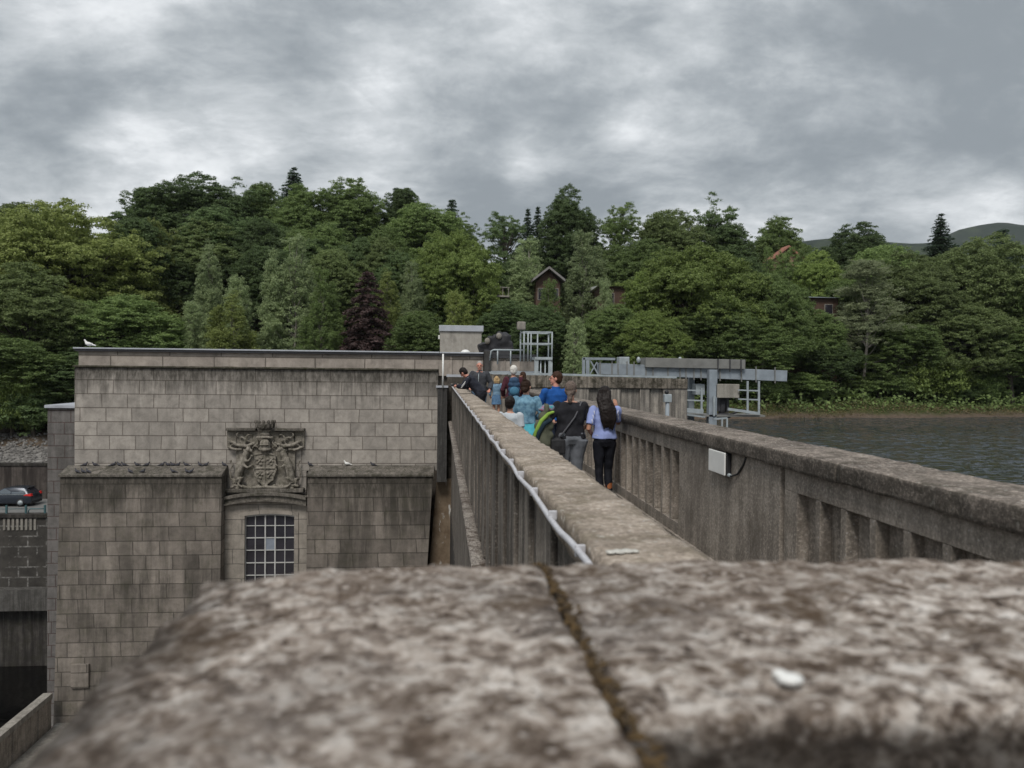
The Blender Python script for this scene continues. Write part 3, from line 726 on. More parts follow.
# roof edge rail and ladder cage
hr = empty('handrail', (fx(505), 37.9, 2.2), 'low grey pipe rail along the roof edge left of the ladder cage', 'handrail')
zr = at(505, 350, 37.9).z
MB().tube([(fx(489), 37.9, zr-.5), (fx(490.5), 37.9, zr-.06), (fx(493), 37.9, zr), (fx(522), 37.9, zr)], .04, 8).build('rail', M['galv'], hr)
for px in (497, 510): MB().tube([(fx(px), 37.9, 2.2), (fx(px), 37.9, zr)], .035, 8).build('post', M['galv'], hr)
LYc = 36.2
lc = empty('access_ladder', (at(538, 350, LYc).x, LYc, 0), 'galvanised caged access ladder and landing beside the roof parapet', 'ladder')
def lp(px, py, Y=LYc): return at(px, py, Y)
zb_, ztp = lp(540, 357).z, lp(540, 332).z
for px, Y in ((520.5, 37.4), (524, 36.2), (528, 36.2), (537.5, 37.4), (548.5, 37.4), (552, 36.2), (531, 37.4)):
    q = at(px, 345, Y); MB().tube([(q.x, Y, zb_-.2), (q.x, Y, ztp)], .035, 8).build('cage_post', M['galv'], lc)
b = MB()
for py in (332, 343.5):
    a_, c_ = lp(524, py), lp(552, py); d_, e_ = at(521, py, 37.4), at(548.5, py, 37.4); z = (a_.z+c_.z)/2
    P4 = [Vector((a_.x, LYc, z)), Vector((c_.x, LYc, z)), Vector((e_.x, 37.4, z)), Vector((d_.x, 37.4, z))]
    for i in range(4): b.bar(P4[i], P4[(i+1) % 4], .06, .06)
b.build('cage_rail', M['galv'], lc)
MB().box(lp(535, 357).x, lp(552.3, 357).x, LYc-.05, 37.5, zb_-.12, zb_).build('landing', M['galv'], lc)
for px in (536.5, 550.5): q = lp(px, 365); MB().box(q.x-.09, q.x+.09, LYc, LYc+.15, -2, zb_-.123).build('support_post', M['galv'], lc)
b = MB()
for px in (541, 545.5): q = lp(px, 365); b.tube([(q.x, LYc+.1, -2), (q.x, LYc+.1, zb_-.12)], .03, 8)
for i in range(12):
    z = -1.6+i*.28
    if z < zb_-.15: b.tube([(lp(541, 365).x, LYc+.1, z), (lp(545.5, 365).x, LYc+.1, z)], .02, 6)
b.build('ladder_rung', M['galv'], lc)
q = at(521.5, 326, 37.3)
fl = empty('floodlight', (q.x, 37.3, ztp), 'pale floodlight on a short pole above the ladder cage', 'floodlight')
MB().tube([(q.x-.03, 37.3, ztp-.3), (q.x-.03, 37.3, q.z-.15)], .03, 8).build('pole', M['galv'], fl)
b = MB(); b.box(q.x-.22, q.x+.18, 37.1, 37.4, q.z-.19, q.z+.2); b.build('lamp_head', M['pale'], fl, bevel=.06)

# ---------------------------------------------------------------- cross wall at the far end on the right
TY = 28.0
tw = empty('cross_wall', (at(600, 400, TY).x, TY, -24), 'streaked concrete wall with dark mossy band and steel top rail behind the visitors', 'wall')
def tx(px): return at(px, 395, TY).x
xa, xb = tx(470), tx(687)
zA, zB = at(484, 374, TY).z, at(687, 379, TY).z; zc0 = at(600, 388, TY).z
xA = tx(484)
def zrail(x): return zA+(zB-zA)*(x-xA)/(tx(687)-xA)
b = MB(); b.hexa([(xa, TY-.08, zc0), (xb, TY-.08, zc0), (xb, TY+.4, zc0), (xa, TY+.4, zc0)], [(xa, TY-.08, zrail(xa)), (xb, TY-.08, zrail(xb)), (xb, TY+.4, zrail(xb)), (xa, TY+.4, zrail(xa))])
bandm = concrete('mossy_band', (.30, .262, .215), (.12, .105, .085), (.42, .375, .32), streak=.8, speck=.3, sc=1.2, moss=((.035, .032, .022), .85))
b.build('top_band', bandm, tw, bevel=.012)
b = MB(); b.box(xa, xb, TY+.06, TY+.4, -24, zc0-.003)
rnd = random.Random(9); x = xa+.1
while x < xb-.5:
    w = rnd.choice((.35, .45, .6)); b.box(x, x+w, TY-.03, TY+.06, -3, zc0-.01); x += w+rnd.choice((.3, .5, .7))
b.box(xb-.55, xb, TY-.04, TY+.06, -3, zc0-.01)
twm = concrete('streaked_wall', (.40, .36, .31), (.20, .185, .17), (.52, .475, .41), streak=.8, speck=.2, sc=.9)
b.build('panel', twm, tw, bevel=.01)
MB().box(xa, xb-.02, TY+.7, 37, -24, .9).build('deck', M['floor'], tw)
b = MB(); b.bar((xa, TY-.02, zrail(xa)+.05), (xb-.4, TY-.02, zrail(xb-.4)+.05), .08, .07)
for i in range(8): x = xa+.3+i*(xb-xa-.8)/7; b.box(x-.02, x+.02, TY-.03, TY+.0, zrail(x), zrail(x)+.03)
b.build('top_rail', M['galv'], tw)
# low pale block below, on the left behind the visitors
# intercom post
q = at(667.5, 398, 27.2)
ip = empty('intercom_post', (q.x, 27.2, -1), 'pale post with grey switch box in front of the streaked wall', 'post')
MB().tube([(q.x, 27.2, -2.7), (q.x, 27.2, q.z-.1)], .07, 10).build('post', M['bluegrey'], ip)
MB().box(q.x-.13, q.x+.13, 27.1, 27.3, q.z-.15, q.z+.13).build('box', M['galv'], ip, bevel=.02)
MB().ell((q.x-.03, 27.2, q.z+.20), (.08, .08, .07)).build('beacon', M['black'], ip)
MB().tube([(q.x, 27.2, -2.7), (q.x, 27.2, -4.5)], .1, 8).build('footing', M['wall_out'], ip)

# ---------------------------------------------------------------- blue-grey steel gantry over the reservoir
GY = 30.0
gt = empty('steel_gantry', (at(700, 380, GY).x, GY, RES_Z), 'blue grey steel gantry beam on a post reaching out over the reservoir', 'gantry')
def gp(px, py, Y=GY): return at(px, py, Y)
def gbar(b, p0, p1, w, h, Y=GY): a_, c_ = gp(*p0, Y), gp(*p1, Y); b.bar(a_, c_, w, h); return b
# main box beam, seen from the side, slightly falling to the right
b = MB(); gbar(b, (598, 368.5), (784.5, 376), .5, .42); b.build('main_beam', M['bluegrey'], gt, bevel=.012)
for px in (600, 612, 618, 627, 634, 646, 653, 668, 680, 686, 694, 701, 716, 720, 741.5, 756, 775):
    yc = 368.5+(px-598)*.0402; a_ = gp(px, yc-8.4, GY-.28); c_ = gp(px, yc+7.6, GY-.28); MB().bar(a_, c_, .035, .035).build('stiffener', M['bluegrey_d'], gt)
b = MB(); gbar(b, (643, 362.5), (741.5, 364.5), .8, .36); b.build('upper_deck', M['bluegrey_d'], gt, bevel=.01)
for px in (718, 730, 741): yc = 363; MB().bar(gp(px, yc-4, GY-.43), gp(px, yc+9, GY-.43), .04, .04).build('bracket', M['dark_metal'], gt)
for Y in (GY-.3, GY+.9):
    b = MB()
    gbar(b, (583, 358.5), (615, 359), .10, .09, Y)
    gbar(b, (583.5, 358), (583.5, 384), .10, .10, Y); gbar(b, (587.5, 360), (587.5, 384), .13, .10, Y)
    gbar(b, (590, 360), (599, 376), .05, .05, Y); gbar(b, (597, 362), (590, 374), .04, .04, Y)
    b.build('end_frame', M['bluegrey'], gt)
gbar(MB(), (618, 361), (628, 361), .5, .3).build('gear_box', M['galv'], gt, bevel=.02)
for px in (638.5, 680): MB().ell(gp(px, 360, GY-.3), (.08, .08, .12)).build('beacon', M['galv'], gt)
b = MB(); a_ = gp(708.3, 371); c_ = gp(708.3, 424); b.box(a_.x-.155, a_.x+.155, GY-.6, GY-.3, -5, a_.z+.05); b.build('post', M['bluegrey'], gt, bevel=.015)
a2 = gp(691, 377, GY+.6); b = MB(); b.box(a2.x-.10, a2.x+.12, GY+.5, GY+.7, -5, a2.z); b.build('post', M['bluegrey'], gt, bevel=.01)
b = MB(); a_ = gp(715, 384, GY-.5); c_ = gp(738.5, 398, GY-.5); b.box(a_.x, c_.x, GY-.6, GY+.1, c_.z, a_.z); b.build('motor_cabinet', M['pale'], gt, bevel=.02)
b = MB(); a_ = gp(696, 384, GY); c_ = gp(705, 395, GY); b.box(a_.x, c_.x, GY, GY+.5, c_.z, a_.z); b.build('small_cabinet', M['galv'], gt, bevel=.02)
b = MB(); q = gp(722, 398, GY-.2); 
b.tube([(q.x, GY-.2, q.z), (q.x, GY-.2, q.z-.75)], [.16, .12], 12); b.ell((q.x+.05, GY-.2, q.z-.68), (.34, .3, .12)); b.box(q.x-.25, q.x-.12, GY-.35, GY-.1, q.z-.5, q.z); b.box(q.x+.15, q.x+.25, GY-.3, GY-.1, q.z-.55, q.z)
b.tube([(q.x+.3, GY-.2, q.z-.65), (q.x+.8, GY-.2, q.z-.45), (q.x+1.0, GY-.2, q.z-.5)], .04, 6)
b.build('winch', M['dark_metal'], gt)
# platform with rails
pf = empty('service_platform', (gp(712, 410).x, GY, RES_Z), 'light steel service platform with handrails beneath the gantry beam', 'platform')
for (x0, x1) in ((685, 704), (738, 759.5)):
    for y0 in ((390, 399) if x0 > 700 else (390, 400)):
        gbar(MB(), (x0, y0), (x1, y0+(x1-x0)*.04), .05, .05, GY-.7).build('handrail', M['galv'], pf)
for px, p0, p1 in ((701.5, 388, 412), (747.5, 381, 414), (758.8, 381, 414), (714, 396, 416)):
    gbar(MB(), (px, p0), (px, p1), .07, .06, GY-.7).build('post', M['galv'], pf)
b = MB(); gbar(b, (685, 410), (703, 411.5), .12, .16, GY-.7); gbar(b, (728, 409), (759.5, 413.5), .10, .10, GY-.7); gbar(b, (685, 414.5), (705, 417), .06, .06, GY-.9); gbar(b, (713, 419), (727, 418), .07, .06, GY-.9)
b.build('toe_board', M['galv'], pf)
b = MB(); a_ = gp(685, 411); c_ = gp(759, 413); b.box(a_.x, c_.x, GY-.6, GY+.6, c_.z-.12, c_.z-.05); b.build('grating', M['bluegrey_d'], pf)
for px in (722, 727): a_ = gp(px, 418, GY-.9); MB().bar(a_, Vector((a_.x, a_.y, -4)), .06, .06).build('support_leg', M['galv'], pf)

# ---------------------------------------------------------------- left bank: river wall, car park
RY = 61.0
rwz = at(25, 514, RY).z
rv = empty('river_wall', (-35, RY, -24), 'dark stone river wall with white lime streaks below the car park', 'wall')
n = NT('limed_dark_masonry'); v = n.coord()
sp_ = n.n('ShaderNodeSeparateXYZ'); n.l(v, sp_.inputs[0]); cb = n.n('ShaderNodeCombineXYZ'); n.l(sp_.outputs[0], cb.inputs[0]); n.l(sp_.outputs[2], cb.inputs[1])
bk = n.n('ShaderNodeTexBrick', offset=.5); n.l(cb.outputs[0], bk.inputs[0]); bk.inputs['Scale'].default_value = 1; bk.inputs['Brick Width'].default_value = 1.3; bk.inputs['Row Height'].default_value = .75
bk.inputs['Mortar Size'].default_value = .07; bk.inputs['Mortar Smooth'].default_value = .6
c = n.ramp(n.noise(v, .8, 6, .7), [(.3, (.03, .028, .026)), (.7, (.085, .078, .07))])
lm_ = n.math('MULTIPLY', bk.outputs['Fac'], n.ramp(n.noise(n.coord(scale=(1, 1, 1.6)), .5, 5, .8), [(.48, 0), (.62, 1)]))
c = n.mix(n.math('MULTIPLY', lm_, .6), c, (.42, .41, .39)); LM = n.fin(c, .9, spec=.2)
bz0, bz1 = at(25, 611, 60.2).z, at(25, 590, 60.2).z
MB().box(-150, -12, RY, RY+.6, bz1, rwz-.25).build('masonry', LM, rv)
MB().box(-150, -12, RY, RY+.6, -24, bz0).build('footing', M['dark_stone'], rv)
MB().box(-150, -12, RY-.8, RY+.6, bz0, bz1-.003).build('ledge', concrete('grey_ledge', (.13, .125, .118), (.08, .076, .07), (.2, .19, .18), streak=.6, speck=.2, sc=.6), rv)
MB().box(-150, -12, RY-.15, RY+.6, rwz-.25+.003, rwz).build('coping', M['dark_stone'], rv)
for i in range(8):
    q = at(3+i*4.4, 525, RY-.05); MB().box(q.x, q.x+.16, RY-.06, RY-.003, at(20, 530, RY).z, at(20, 518.5, RY).z).build('pale_baluster', M['pale'], rv)
rl = empty('railing', (-33, RY+.3, rwz), 'low teal metal railing along the edge of the car park', 'railing')
zt1 = at(25, 506.5, RY).z
for px in (-30, -12, 6.5, 26, 45): q = at(px, 510, RY+.3); MB().box(q.x-.06, q.x+.06, RY+.24, RY+.36, rwz, zt1+.05).build('post', M['teal'], rl)
b = MB(); q0, q1 = at(28.5, 510, RY+.3), at(46, 510, RY+.3); zz_ = at(35, 509.5, RY).z
b.tube([(q0.x, RY+.3, rwz), (q0.x, RY+.3, zz_-.1), (q0.x+.15, RY+.3, zz_), (q1.x, RY+.3, zz_)], .04, 8)
b.tube([(at(-40, 510, RY).x, RY+.3, zz_), (at(26, 510, RY).x, RY+.3, zz_)], .025, 6)
b.build('rail', M['teal'], rl)
# retaining wall behind the car park and rubble bank
rt = empty('retaining_wall', (-40, 71, -9.4), 'dark stained retaining wall behind the parked car', 'wall')
zrt = at(20, 463, 71.2).z
MB().box(-150, -10, 71, 71.6, -9.5, zrt-.2).build('wall', concrete('stained_brown_wall', (.10, .085, .075), (.06, .05, .046), (.15, .13, .12), streak=.8, speck=.1, sc=.4), rt)
MB().box(-150, -10, 70.9, 71.65, zrt-.197, zrt).build('coping', M['dark_stone'], rt)
b = MB(); rnd = random.Random(6)
zr1 = at(20, 433, 77).z
for i in range(4200):
    t = rnd.random(); x = -75+58*rnd.random(); y = 71.7+5.6*t; z = zrt-.1+(zr1-zrt)*t; r = .08+.16*rnd.random()**2
    M3 = Matrix.Rotation(rnd.random()*6, 3, 'Z') @ Matrix.Rotation(rnd.random()*3, 3, 'X')
    b.ell((x, y, z), (r, r*.8, r*.6), nu=5, nv=3, M=M3)
gvm = NT('grey_rubble'); gvv = gvm.coord(); gvm.fin(gvm.ramp(gvm.noise(gvv, 2.5, 5, .8), [(.35, (.09, .085, .08)), (.55, (.2, .19, .18)), (.7, (.34, .33, .31))]), .95)
ob = b.build('rubble', gvm.m, fix=False); ob.data.polygons.foreach_set('use_smooth', [False]*len(ob.data.polygons)); tag(ob, 'grey rubble bank above the retaining wall', 'rubble', kind='stuff')
b = MB(); b.hexa([(-150, 71.6, -9), (-12, 71.6, -9), (-12, 78, -9), (-150, 78, -9)], [(-150, 71.6, zrt-.15), (-12, 71.6, zrt-.15), (-12, 78, zr1), (-150, 78, zr1)]); tag(b.build('bank', gvm.m), kind='structure')
# river training wall, running towards the camera
q = at(55, 690, 36.5); tz = q.z; txx = q.x
tw2 = empty('training_wall', (txx, 25, -24), 'low concrete training wall at the water edge beside the power station', 'wall')
MB().box(txx-.35, txx+.05, 2, 36.2, tz-.25, tz).build('coping', M['pale'], tw2, bevel=.02)
b = MB(); b.box(txx-.28, txx-.02, 2, 36.2, -24, tz-.253)
for i in range(17): b.box(txx-.02, txx+.04, 3+i*2, 3.3+i*2, -24, tz-.26)
b.build('wall_panel', M['wall'], tw2)
b = MB(); b.box(txx+.041, 0, 2, 37, -24, tz-1.5); tag(b.build('apron', M['pale']), kind='structure')
# ---------------------------------------------------------------- carved coat of arms
def carving():
    x0, x1, z0, z1 = ARMS; w = x1-x0; h = z1-z0; Y = FY-.04
    rt_ = empty('coat_of_arms', ((x0+x1)/2, FY, z0), 'carved stone coat of arms with shield, crowned helmet and two rearing beasts above the window', 'carving')
    def P(u, v, d=.2): return Vector((x0+w*u, Y-d, z0+h*v))      # u,v in 0..1
    cm = concrete('carved_stone', (.29, .262, .225), (.15, .135, .11), (.42, .385, .335), streak=.2, speck=.3, sc=2, moss=((.055, .055, .03), .5))
    rnd = random.Random(5)
    # back slab and top shelf
    b = MB(); b.box(x0+.12*w, x1-.12*w, Y-.10, FY+.02, z0+.03*h, z0+.84*h); b.prism([(x0, z0+.62*h), (x0+.13*w, z0+.62*h), (x0+.13*w, z0+.86*h), (x0, z0+.86*h)], Y-.1, FY+.02)
    b.prism([(x1-.13*w, z0+.62*h), (x1, z0+.62*h), (x1, z0+.86*h), (x1-.13*w, z0+.86*h)], Y-.1, FY+.02); b.build('back_slab', cm, rt_)
    for xa_, xb_ in ((x0-.03, x0+.38*w), (x0+.62*w, x1+.03)): MB().box(xa_, xb_, Y-.34, FY, z0+.855*h, z0+.89*h).build('shelf', M['ledge'], rt_, bevel=.02)
    b = MB(); b.box(x0-.02, x1+.02, Y-.38, FY, z0-.02, z0+.05*h); b.build('base_course', M['ledge'], rt_, bevel=.03)
    # shield
    b = MB(); 
    pts = []
    for u, v in ((.37, .52), (.5, .55), (.63, .52), (.645, .30), (.6, .17), (.5, .08), (.4, .17), (.355, .30)): pts.append((x0+w*u, z0+h*v))
    b.prism(pts, Y-.24, Y)
    for i in range(8): a, c = pts[i], pts[(i+1) % 8]; b.tube([(a[0], Y-.25, a[1]), (c[0], Y-.25, c[1])], .045, 6)
    b.tube([P(.5, .10, .26), P(.5, .54, .26)], .03, 6); b.tube([P(.365, .33, .26), P(.635, .33, .26)], .03, 6)
    for u, v in ((.43, .43), (.57, .43), (.43, .24), (.57, .24)):
        for k in range(5): b.ell(P(u+.035*math.cos(k*1.3), v+.05*math.sin(k*1.3), .26), (.06, .05, .045), nu=7, nv=5)
        b.tube([P(u-.04, v-.04, .27), P(u, v, .28), P(u+.035, v+.05, .27)], .028, 6)
    mesh_obj('shield', sculpt(b, .022, 1, .025, 7), cm, rt_)
    # helmet, torse, crown
    b = MB(); b.ell(P(.5, .66, .28), (.26, .2, .26)); b.ell(P(.5, .60, .3), (.3, .18, .12)); b.box(*[c for c in (P(.44, .64).x, P(.56, .64).x)], Y-.52, Y-.3, P(.5, .66).z, P(.5, .67).z)
    for k in range(5): b.tube([P(.45+.025*k, .62, .42), P(.45+.025*k, .70, .42)], .02, 5)
    for k in range(7): b.ell(P(.41+.03*k, .765, .32), (.075, .09, .06), nu=8, nv=6)
    b.ell(P(.5, .81, .26), (.22, .16, .1)); b.ell(P(.5, .86, .24), (.26, .16, .1))
    mesh_obj('helmet', sculpt(b, .022, 1, .025, 7), cm, rt_)
    b = MB(); b.tube([P(.5, .88, .25), P(.5, .955, .25)], [.30, .40], 16, sx=1)
    for k in range(7):
        a = math.pi*k/6; b.ell(Vector((P(.5, 0).x-.42*math.cos(a), Y-.25-.34*math.sin(a), P(0, .985).z)), (.075, .075, .10), nu=8, nv=6)
        b.tube([Vector((P(.5, 0).x-.40*math.cos(a), Y-.25-.33*math.sin(a), P(0, .90).z)), Vector((P(.5, 0).x-.42*math.cos(a), Y-.25-.34*math.sin(a), P(0, .98).z))], .045, 6)
    mesh_obj('crown', sculpt(b, .024, 1), M['ledge'], rt_)
    # mantling scrolls
    b = MB()
    for s_ in (-1, 1):
        def U(u): return .5+s_*u
        for (uc, vc, r, a0, a1, t) in ((.20, .76, .055, -1.5, 4.2, .05), (.30, .70, .06, 1.0, 6.4, .05), (.14, .69, .05, 2.2, 7.2, .045), (.24, .60, .05, -2.6, 2.2, .045), (.12, .60, .045, 0, 4.6, .045), (.33, .80, .04, -1, 4, .04), (.40, .62, .05, 0, 5, .04)):
            pp = []
            for k in range(11):
                q = a0+(a1-a0)*k/10; rr = r*(1-.06*k)
                pp.append(P(U(uc+rr*math.cos(q)), vc+rr*1.1*math.sin(q), .16+.08*math.sin(k*.5)))
            b.tube(pp, [t*(1-.05*k) for k in range(11)], 6)
        b.tube([P(U(.47), .72, .2), P(U(.36), .66, .26), P(U(.24), .64, .26), P(U(.12), .69, .2)], [.06, .085, .08, .05], 7)
        b.tube([P(U(.49), .63, .2), P(U(.38), .59, .24), P(U(.30), .60, .2)], [.05, .07, .05], 7)
    mesh_obj('mantling', sculpt(b, .022, 1, .025, 7), cm, rt_)
    # two rearing supporters, each one continuous body
    for s_ in (-1, 1):
        def U(u): return .5+s_*u
        b = MB()
        b.tube([P(U(.36), .13, .24), P(U(.34), .24, .28), P(U(.31), .36, .30), P(U(.27), .47, .30)], [.13, .17, .19, .17], 12)     # trunk rearing
        b.tube([P(U(.27), .45, .30), P(U(.24), .53, .32), P(U(.215), .585, .34)], [.16, .13, .10], 10)                       # neck
        b.ell(P(U(.205), .60, .36), (.14, .13, .11)); b.tube([P(U(.20), .60, .38), P(U(.155), .575, .42)], [.09, .055], 8)      # head, muzzle
        b.tube([P(U(.22), .63, .34), P(U(.235), .665, .32)], [.035, .015], 5); b.tube([P(U(.195), .635, .38), P(U(.19), .665, .38)], [.03, .012], 5)
        for k in range(6): b.ell(P(U(.285-.008*k), .46+.025*k, .28), (.09, .09, .06), nu=7, nv=5)                              # mane
        b.tube([P(U(.27), .44, .38), P(U(.20), .44, .42), P(U(.165), .50, .40)], [.075, .05, .04], 8); b.ell(P(U(.16), .51, .4), (.06, .06, .05))
        b.tube([P(U(.29), .39, .38), P(U(.21), .35, .42), P(U(.155), .38, .38)], [.075, .05, .04], 8); b.ell(P(U(.15), .385, .38), (.06, .06, .05))
        b.tube([P(U(.36), .17, .30), P(U(.29), .20, .38), P(U(.33), .11, .36), P(U(.28), .07, .38)], [.12, .10, .05, .045], 8)
        b.tube([P(U(.37), .15, .20), P(U(.42), .18, .28), P(U(.395), .10, .26), P(U(.43), .07, .28)], [.12, .09, .05, .045], 8)
        b.tube([P(U(.36), .13, .15), P(U(.44), .17, .16), P(U(.46), .29, .16), P(U(.42), .37, .16), P(U(.45), .44, .16)], [.05, .04, .035, .035, .05], 7)
        mesh_obj('supporter', sculpt(b, .022, 1, .025, 7), cm, rt_)
    b = MB()
    for k in range(26): b.ell(P(.08+.84*k/25, .07+.02*math.sin(k*2.1), .22+.06*math.cos(k*3)), (.10, .09, .06), nu=7, nv=5)
    b.tube([P(.1, .10, .25), P(.3, .06, .3), P(.5, .075, .32), P(.7, .06, .3), P(.9, .10, .25)], .07, 8)
    mesh_obj('compartment', sculpt(b, .025, 1), cm, rt_)
carving()

# ---------------------------------------------------------------- trees
def leafmat(name, dark, light, hue=(.5, .5, .2), trans=.46):
    n = NT(name); v = n.coord()
    g = n.n('ShaderNodeNewGeometry'); oi = n.n('ShaderNodeObjectInfo')
    f = n.math('ADD', n.math('MULTIPLY', g.outputs['Random Per Island'], .55), n.math('MULTIPLY', n.noise(v, .35, 3, .6), .6))
    col = n.ramp(f, [(.2, dark), (.85, light)])
    va = n.math('ADD', n.math('MULTIPLY', oi.outputs['Random'], .5), .75)
    vm = n.n('ShaderNodeVectorMath', operation='SCALE'); n.l(col, vm.inputs[0]); n.l(va, vm.inputs['Scale'])
    n.fin(vm.outputs[0], .55, spec=.25)
    tr = n.n('ShaderNodeBsdfTranslucent'); n.l(vm.outputs[0], tr.inputs[0])
    mx = n.n('ShaderNodeMixShader'); mx.inputs[0].default_value = trans
    n.l(n.b.outputs[0], mx.inputs[1]); n.l(tr.outputs[0], mx.inputs[2]); n.l(mx.outputs[0], n.out.inputs[0])
    return n.m
LF = dict(dark=leafmat('leaves_dark_green', (0.061, 0.096, 0.042), (0.182, 0.257, 0.103)),
          mid=leafmat('leaves_mid_green', (0.084, 0.128, 0.044), (0.249, 0.337, 0.118)),
          light=leafmat('leaves_bright_green', (0.116, 0.170, 0.043), (0.308, 0.396, 0.120)),
          yellow=leafmat('leaves_yellow_green', (0.128, 0.164, 0.043), (0.323, 0.376, 0.128)),
          olive=leafmat('leaves_olive', (0.094, 0.128, 0.045), (0.255, 0.322, 0.128)),
          birch=leafmat('leaves_grey_green', (0.171, 0.227, 0.116), (0.427, 0.515, 0.261)),
          copper=leafmat('leaves_copper', (0.061, 0.041, 0.041), (0.167, 0.114, 0.108)),
          conifer=leafmat('needles_dark', (0.032, 0.057, 0.036), (0.095, 0.140, 0.085)),
          pine=leafmat('needles_grey_green', (0.159, 0.192, 0.104), (0.366, 0.410, 0.238)),
          straw=leafmat('dry_grass', (0.110, 0.092, 0.049), (0.256, 0.207, 0.110)))
bk_ = NT('bark'); bv = bk_.coord(scale=(1, 1, .25)); bk_.fin(bk_.ramp(bk_.noise(bv, 6, 5, .7), [(.3, (.04, .034, .028)), (.7, (.14, .12, .10))]), .95)
pb_ = NT('pale_bark'); bv = pb_.coord(scale=(1, 1, .4)); pb_.fin(pb_.ramp(pb_.noise(bv, 5, 5, .7), [(.35, (.12, .10, .09)), (.6, (.38, .35, .32))]), .9)
BARK, PBARK = bk_.m, pb_.m

def leaves_mesh(name, cent, nrm, size, rng, asp=.65, up=.45, jit=.8):
    n = len(cent); nn = nrm+np.array([0, 0, up])+rng.normal(0, jit, (n, 3)); nn /= np.linalg.norm(nn, axis=1)[:, None]
    a = rng.normal(0, 1, (n, 3)); u = np.cross(nn, a); u /= np.linalg.norm(u, axis=1)[:, None]; w = np.cross(nn, u)
    s = (size*(.6+.8*rng.random(n)))[:, None]*.5
    q = np.stack([cent-u*s, cent-w*s*asp+nn*s*.15, cent+u*s, cent+w*s*asp+nn*s*.15], 1).reshape(-1, 3)
    me = bpy.data.meshes.new(name); me.vertices.add(4*n); me.loops.add(4*n); me.polygons.add(n)
    me.vertices.foreach_set('co', q.ravel().astype(np.float32)); me.loops.foreach_set('vertex_index', np.arange(4*n, dtype=np.int32))
    me.polygons.foreach_set('loop_start', np.arange(0, 4*n, 4, dtype=np.int32)); me.polygons.foreach_set('loop_total', np.full(n, 4, dtype=np.int32))
    me.update(); return me
def lobes_to_leaves(lobes, dens, rng, inner=.55, cl=(.34, .62), per=52, flat_=.6, cover=1.5):
    """each lobe carries many leaf clusters on its outside, each cluster many leaves"""
    C, Nn = [], []
    for (c, r) in lobes:
        r = np.array(r); area = 4.2*(r[0]*r[1]+r[0]*r[2]+r[1]*r[2])
        k = max(4, int(area*cover/(3.14*(sum(cl)/2)**2)*dens/210))
        d = rng.normal(0, 1, (k, 3)); d /= np.linalg.norm(d, axis=1)[:, None]
        keep = rng.random(k) < (.35+.65*(d[:, 2]*.5+.5)); d = d[keep]; k = len(d)
        q = np.array(c)+d*r*(inner+.25+(1.12-inner-.25)*rng.random(k)**.7)[:, None]+rng.normal(0, .16, (k, 3))
        cr = cl[0]+(cl[1]-cl[0])*rng.random(k)
        m = per; e = rng.normal(0, 1, (k, m, 3)); e /= np.linalg.norm(e, axis=2)[:, :, None]
        e[:, :, 2] = np.where(e[:, :, 2] < -.3, -e[:, :, 2], e[:, :, 2])
        p = q[:, None, :]+e*(cr[:, None]*(.35+.75*rng.random((k, m))))[:, :, None]*np.array([1, 1, flat_])
        nn = e*.8+d[:, None, :]*.5
        C.append(p.reshape(-1, 3)); Nn.append(nn.reshape(-1, 3))
    return np.concatenate(C), np.concatenate(Nn)
def trunk_mesh(H, r, limbs, rng, lean=.3):
    b = MB(); top = Vector((rng.normal()*lean, rng.normal()*lean, H))
    n = 8; ax = [Vector((top.x*(i/n)**1.4+.12*math.sin(i*1.3), top.y*(i/n)**1.4+.1*math.cos(i*1.7), H*i/n-.8*(i == 0))) for i in range(n+1)]
    b.tube(ax, [r*(1.35 if i == 0 else 1)*(1-.85*i/n) for i in range(n+1)], 9)
    for c in limbs:
        c = Vector(c); t = max(.2, min(.85, (c.z/H)*.72)); k = t*n; i = int(k); s0 = ax[i].lerp(ax[min(i+1, n)], k-i)
        m_ = s0.lerp(c, .5)+Vector((0, 0, -.06*(c-s0).length)); rr = r*.42*(1-t*.5)
        b.tube([s0, m_, c], [rr, rr*.65, rr*.2], 6, caps=False)
    return b
PROTO = {}
def proto(key, H, Rr, leaf, trunk_mb, bark):
    leaf.name = 'crown'; tm = bpy.data.meshes.new('trunk'); tm.from_pydata(trunk_mb.v, [], trunk_mb.f); tm.polygons.foreach_set('use_smooth', [True]*len(tm.polygons))
    tm.materials.append(bark); leaf.materials.append(None); PROTO[key] = (H, Rr, leaf, tm)
def broad(key, seed, H=18, Rr=6, nl=60, lobe=(.17, .38), dens=210, z0=.2, flat_=.75, leaf=.185, sparse=0, power=.85, up=.45):
    rng = np.random.default_rng(seed); L = []
    hz_ = H*(1-z0)/2; cz = H*z0+hz_
    for i in range(nl):
        d = rng.normal(0, 1, 3); d /= np.linalg.norm(d); 
        if d[2] < -.55: d[2] *= -.6
        q = .60+.28*rng.random() if sparse == 0 else .35+.62*rng.random()
        lr = Rr*(lobe[0]+(lobe[1]-lobe[0])*rng.random())
        w = max(.25, 1-.28*max(0, d[2]))
        L.append(((d[0]*Rr*q*w, d[1]*Rr*q*w, cz+d[2]*(hz_-lr*.75)*min(1, q+.14)), (lr, lr, lr*flat_)))
    L.append(((0, 0, cz-hz_*.1), (Rr*.62, Rr*.62, hz_*.62)) if not sparse else ((0, 0, cz), (Rr*.2, Rr*.2, hz_*.4)))
    C, N_ = lobes_to_leaves(L, dens, rng)
    C = C[C[:, 2] > .3] if False else C; 
    me = leaves_mesh('crown', C, N_, leaf, rng, up=up)
    tb = trunk_mesh(H*.86, Rr*.07, [l[0] for l in L[:26 if not sparse else 40]], rng)
    proto(key, H, Rr, me, tb, BARK)
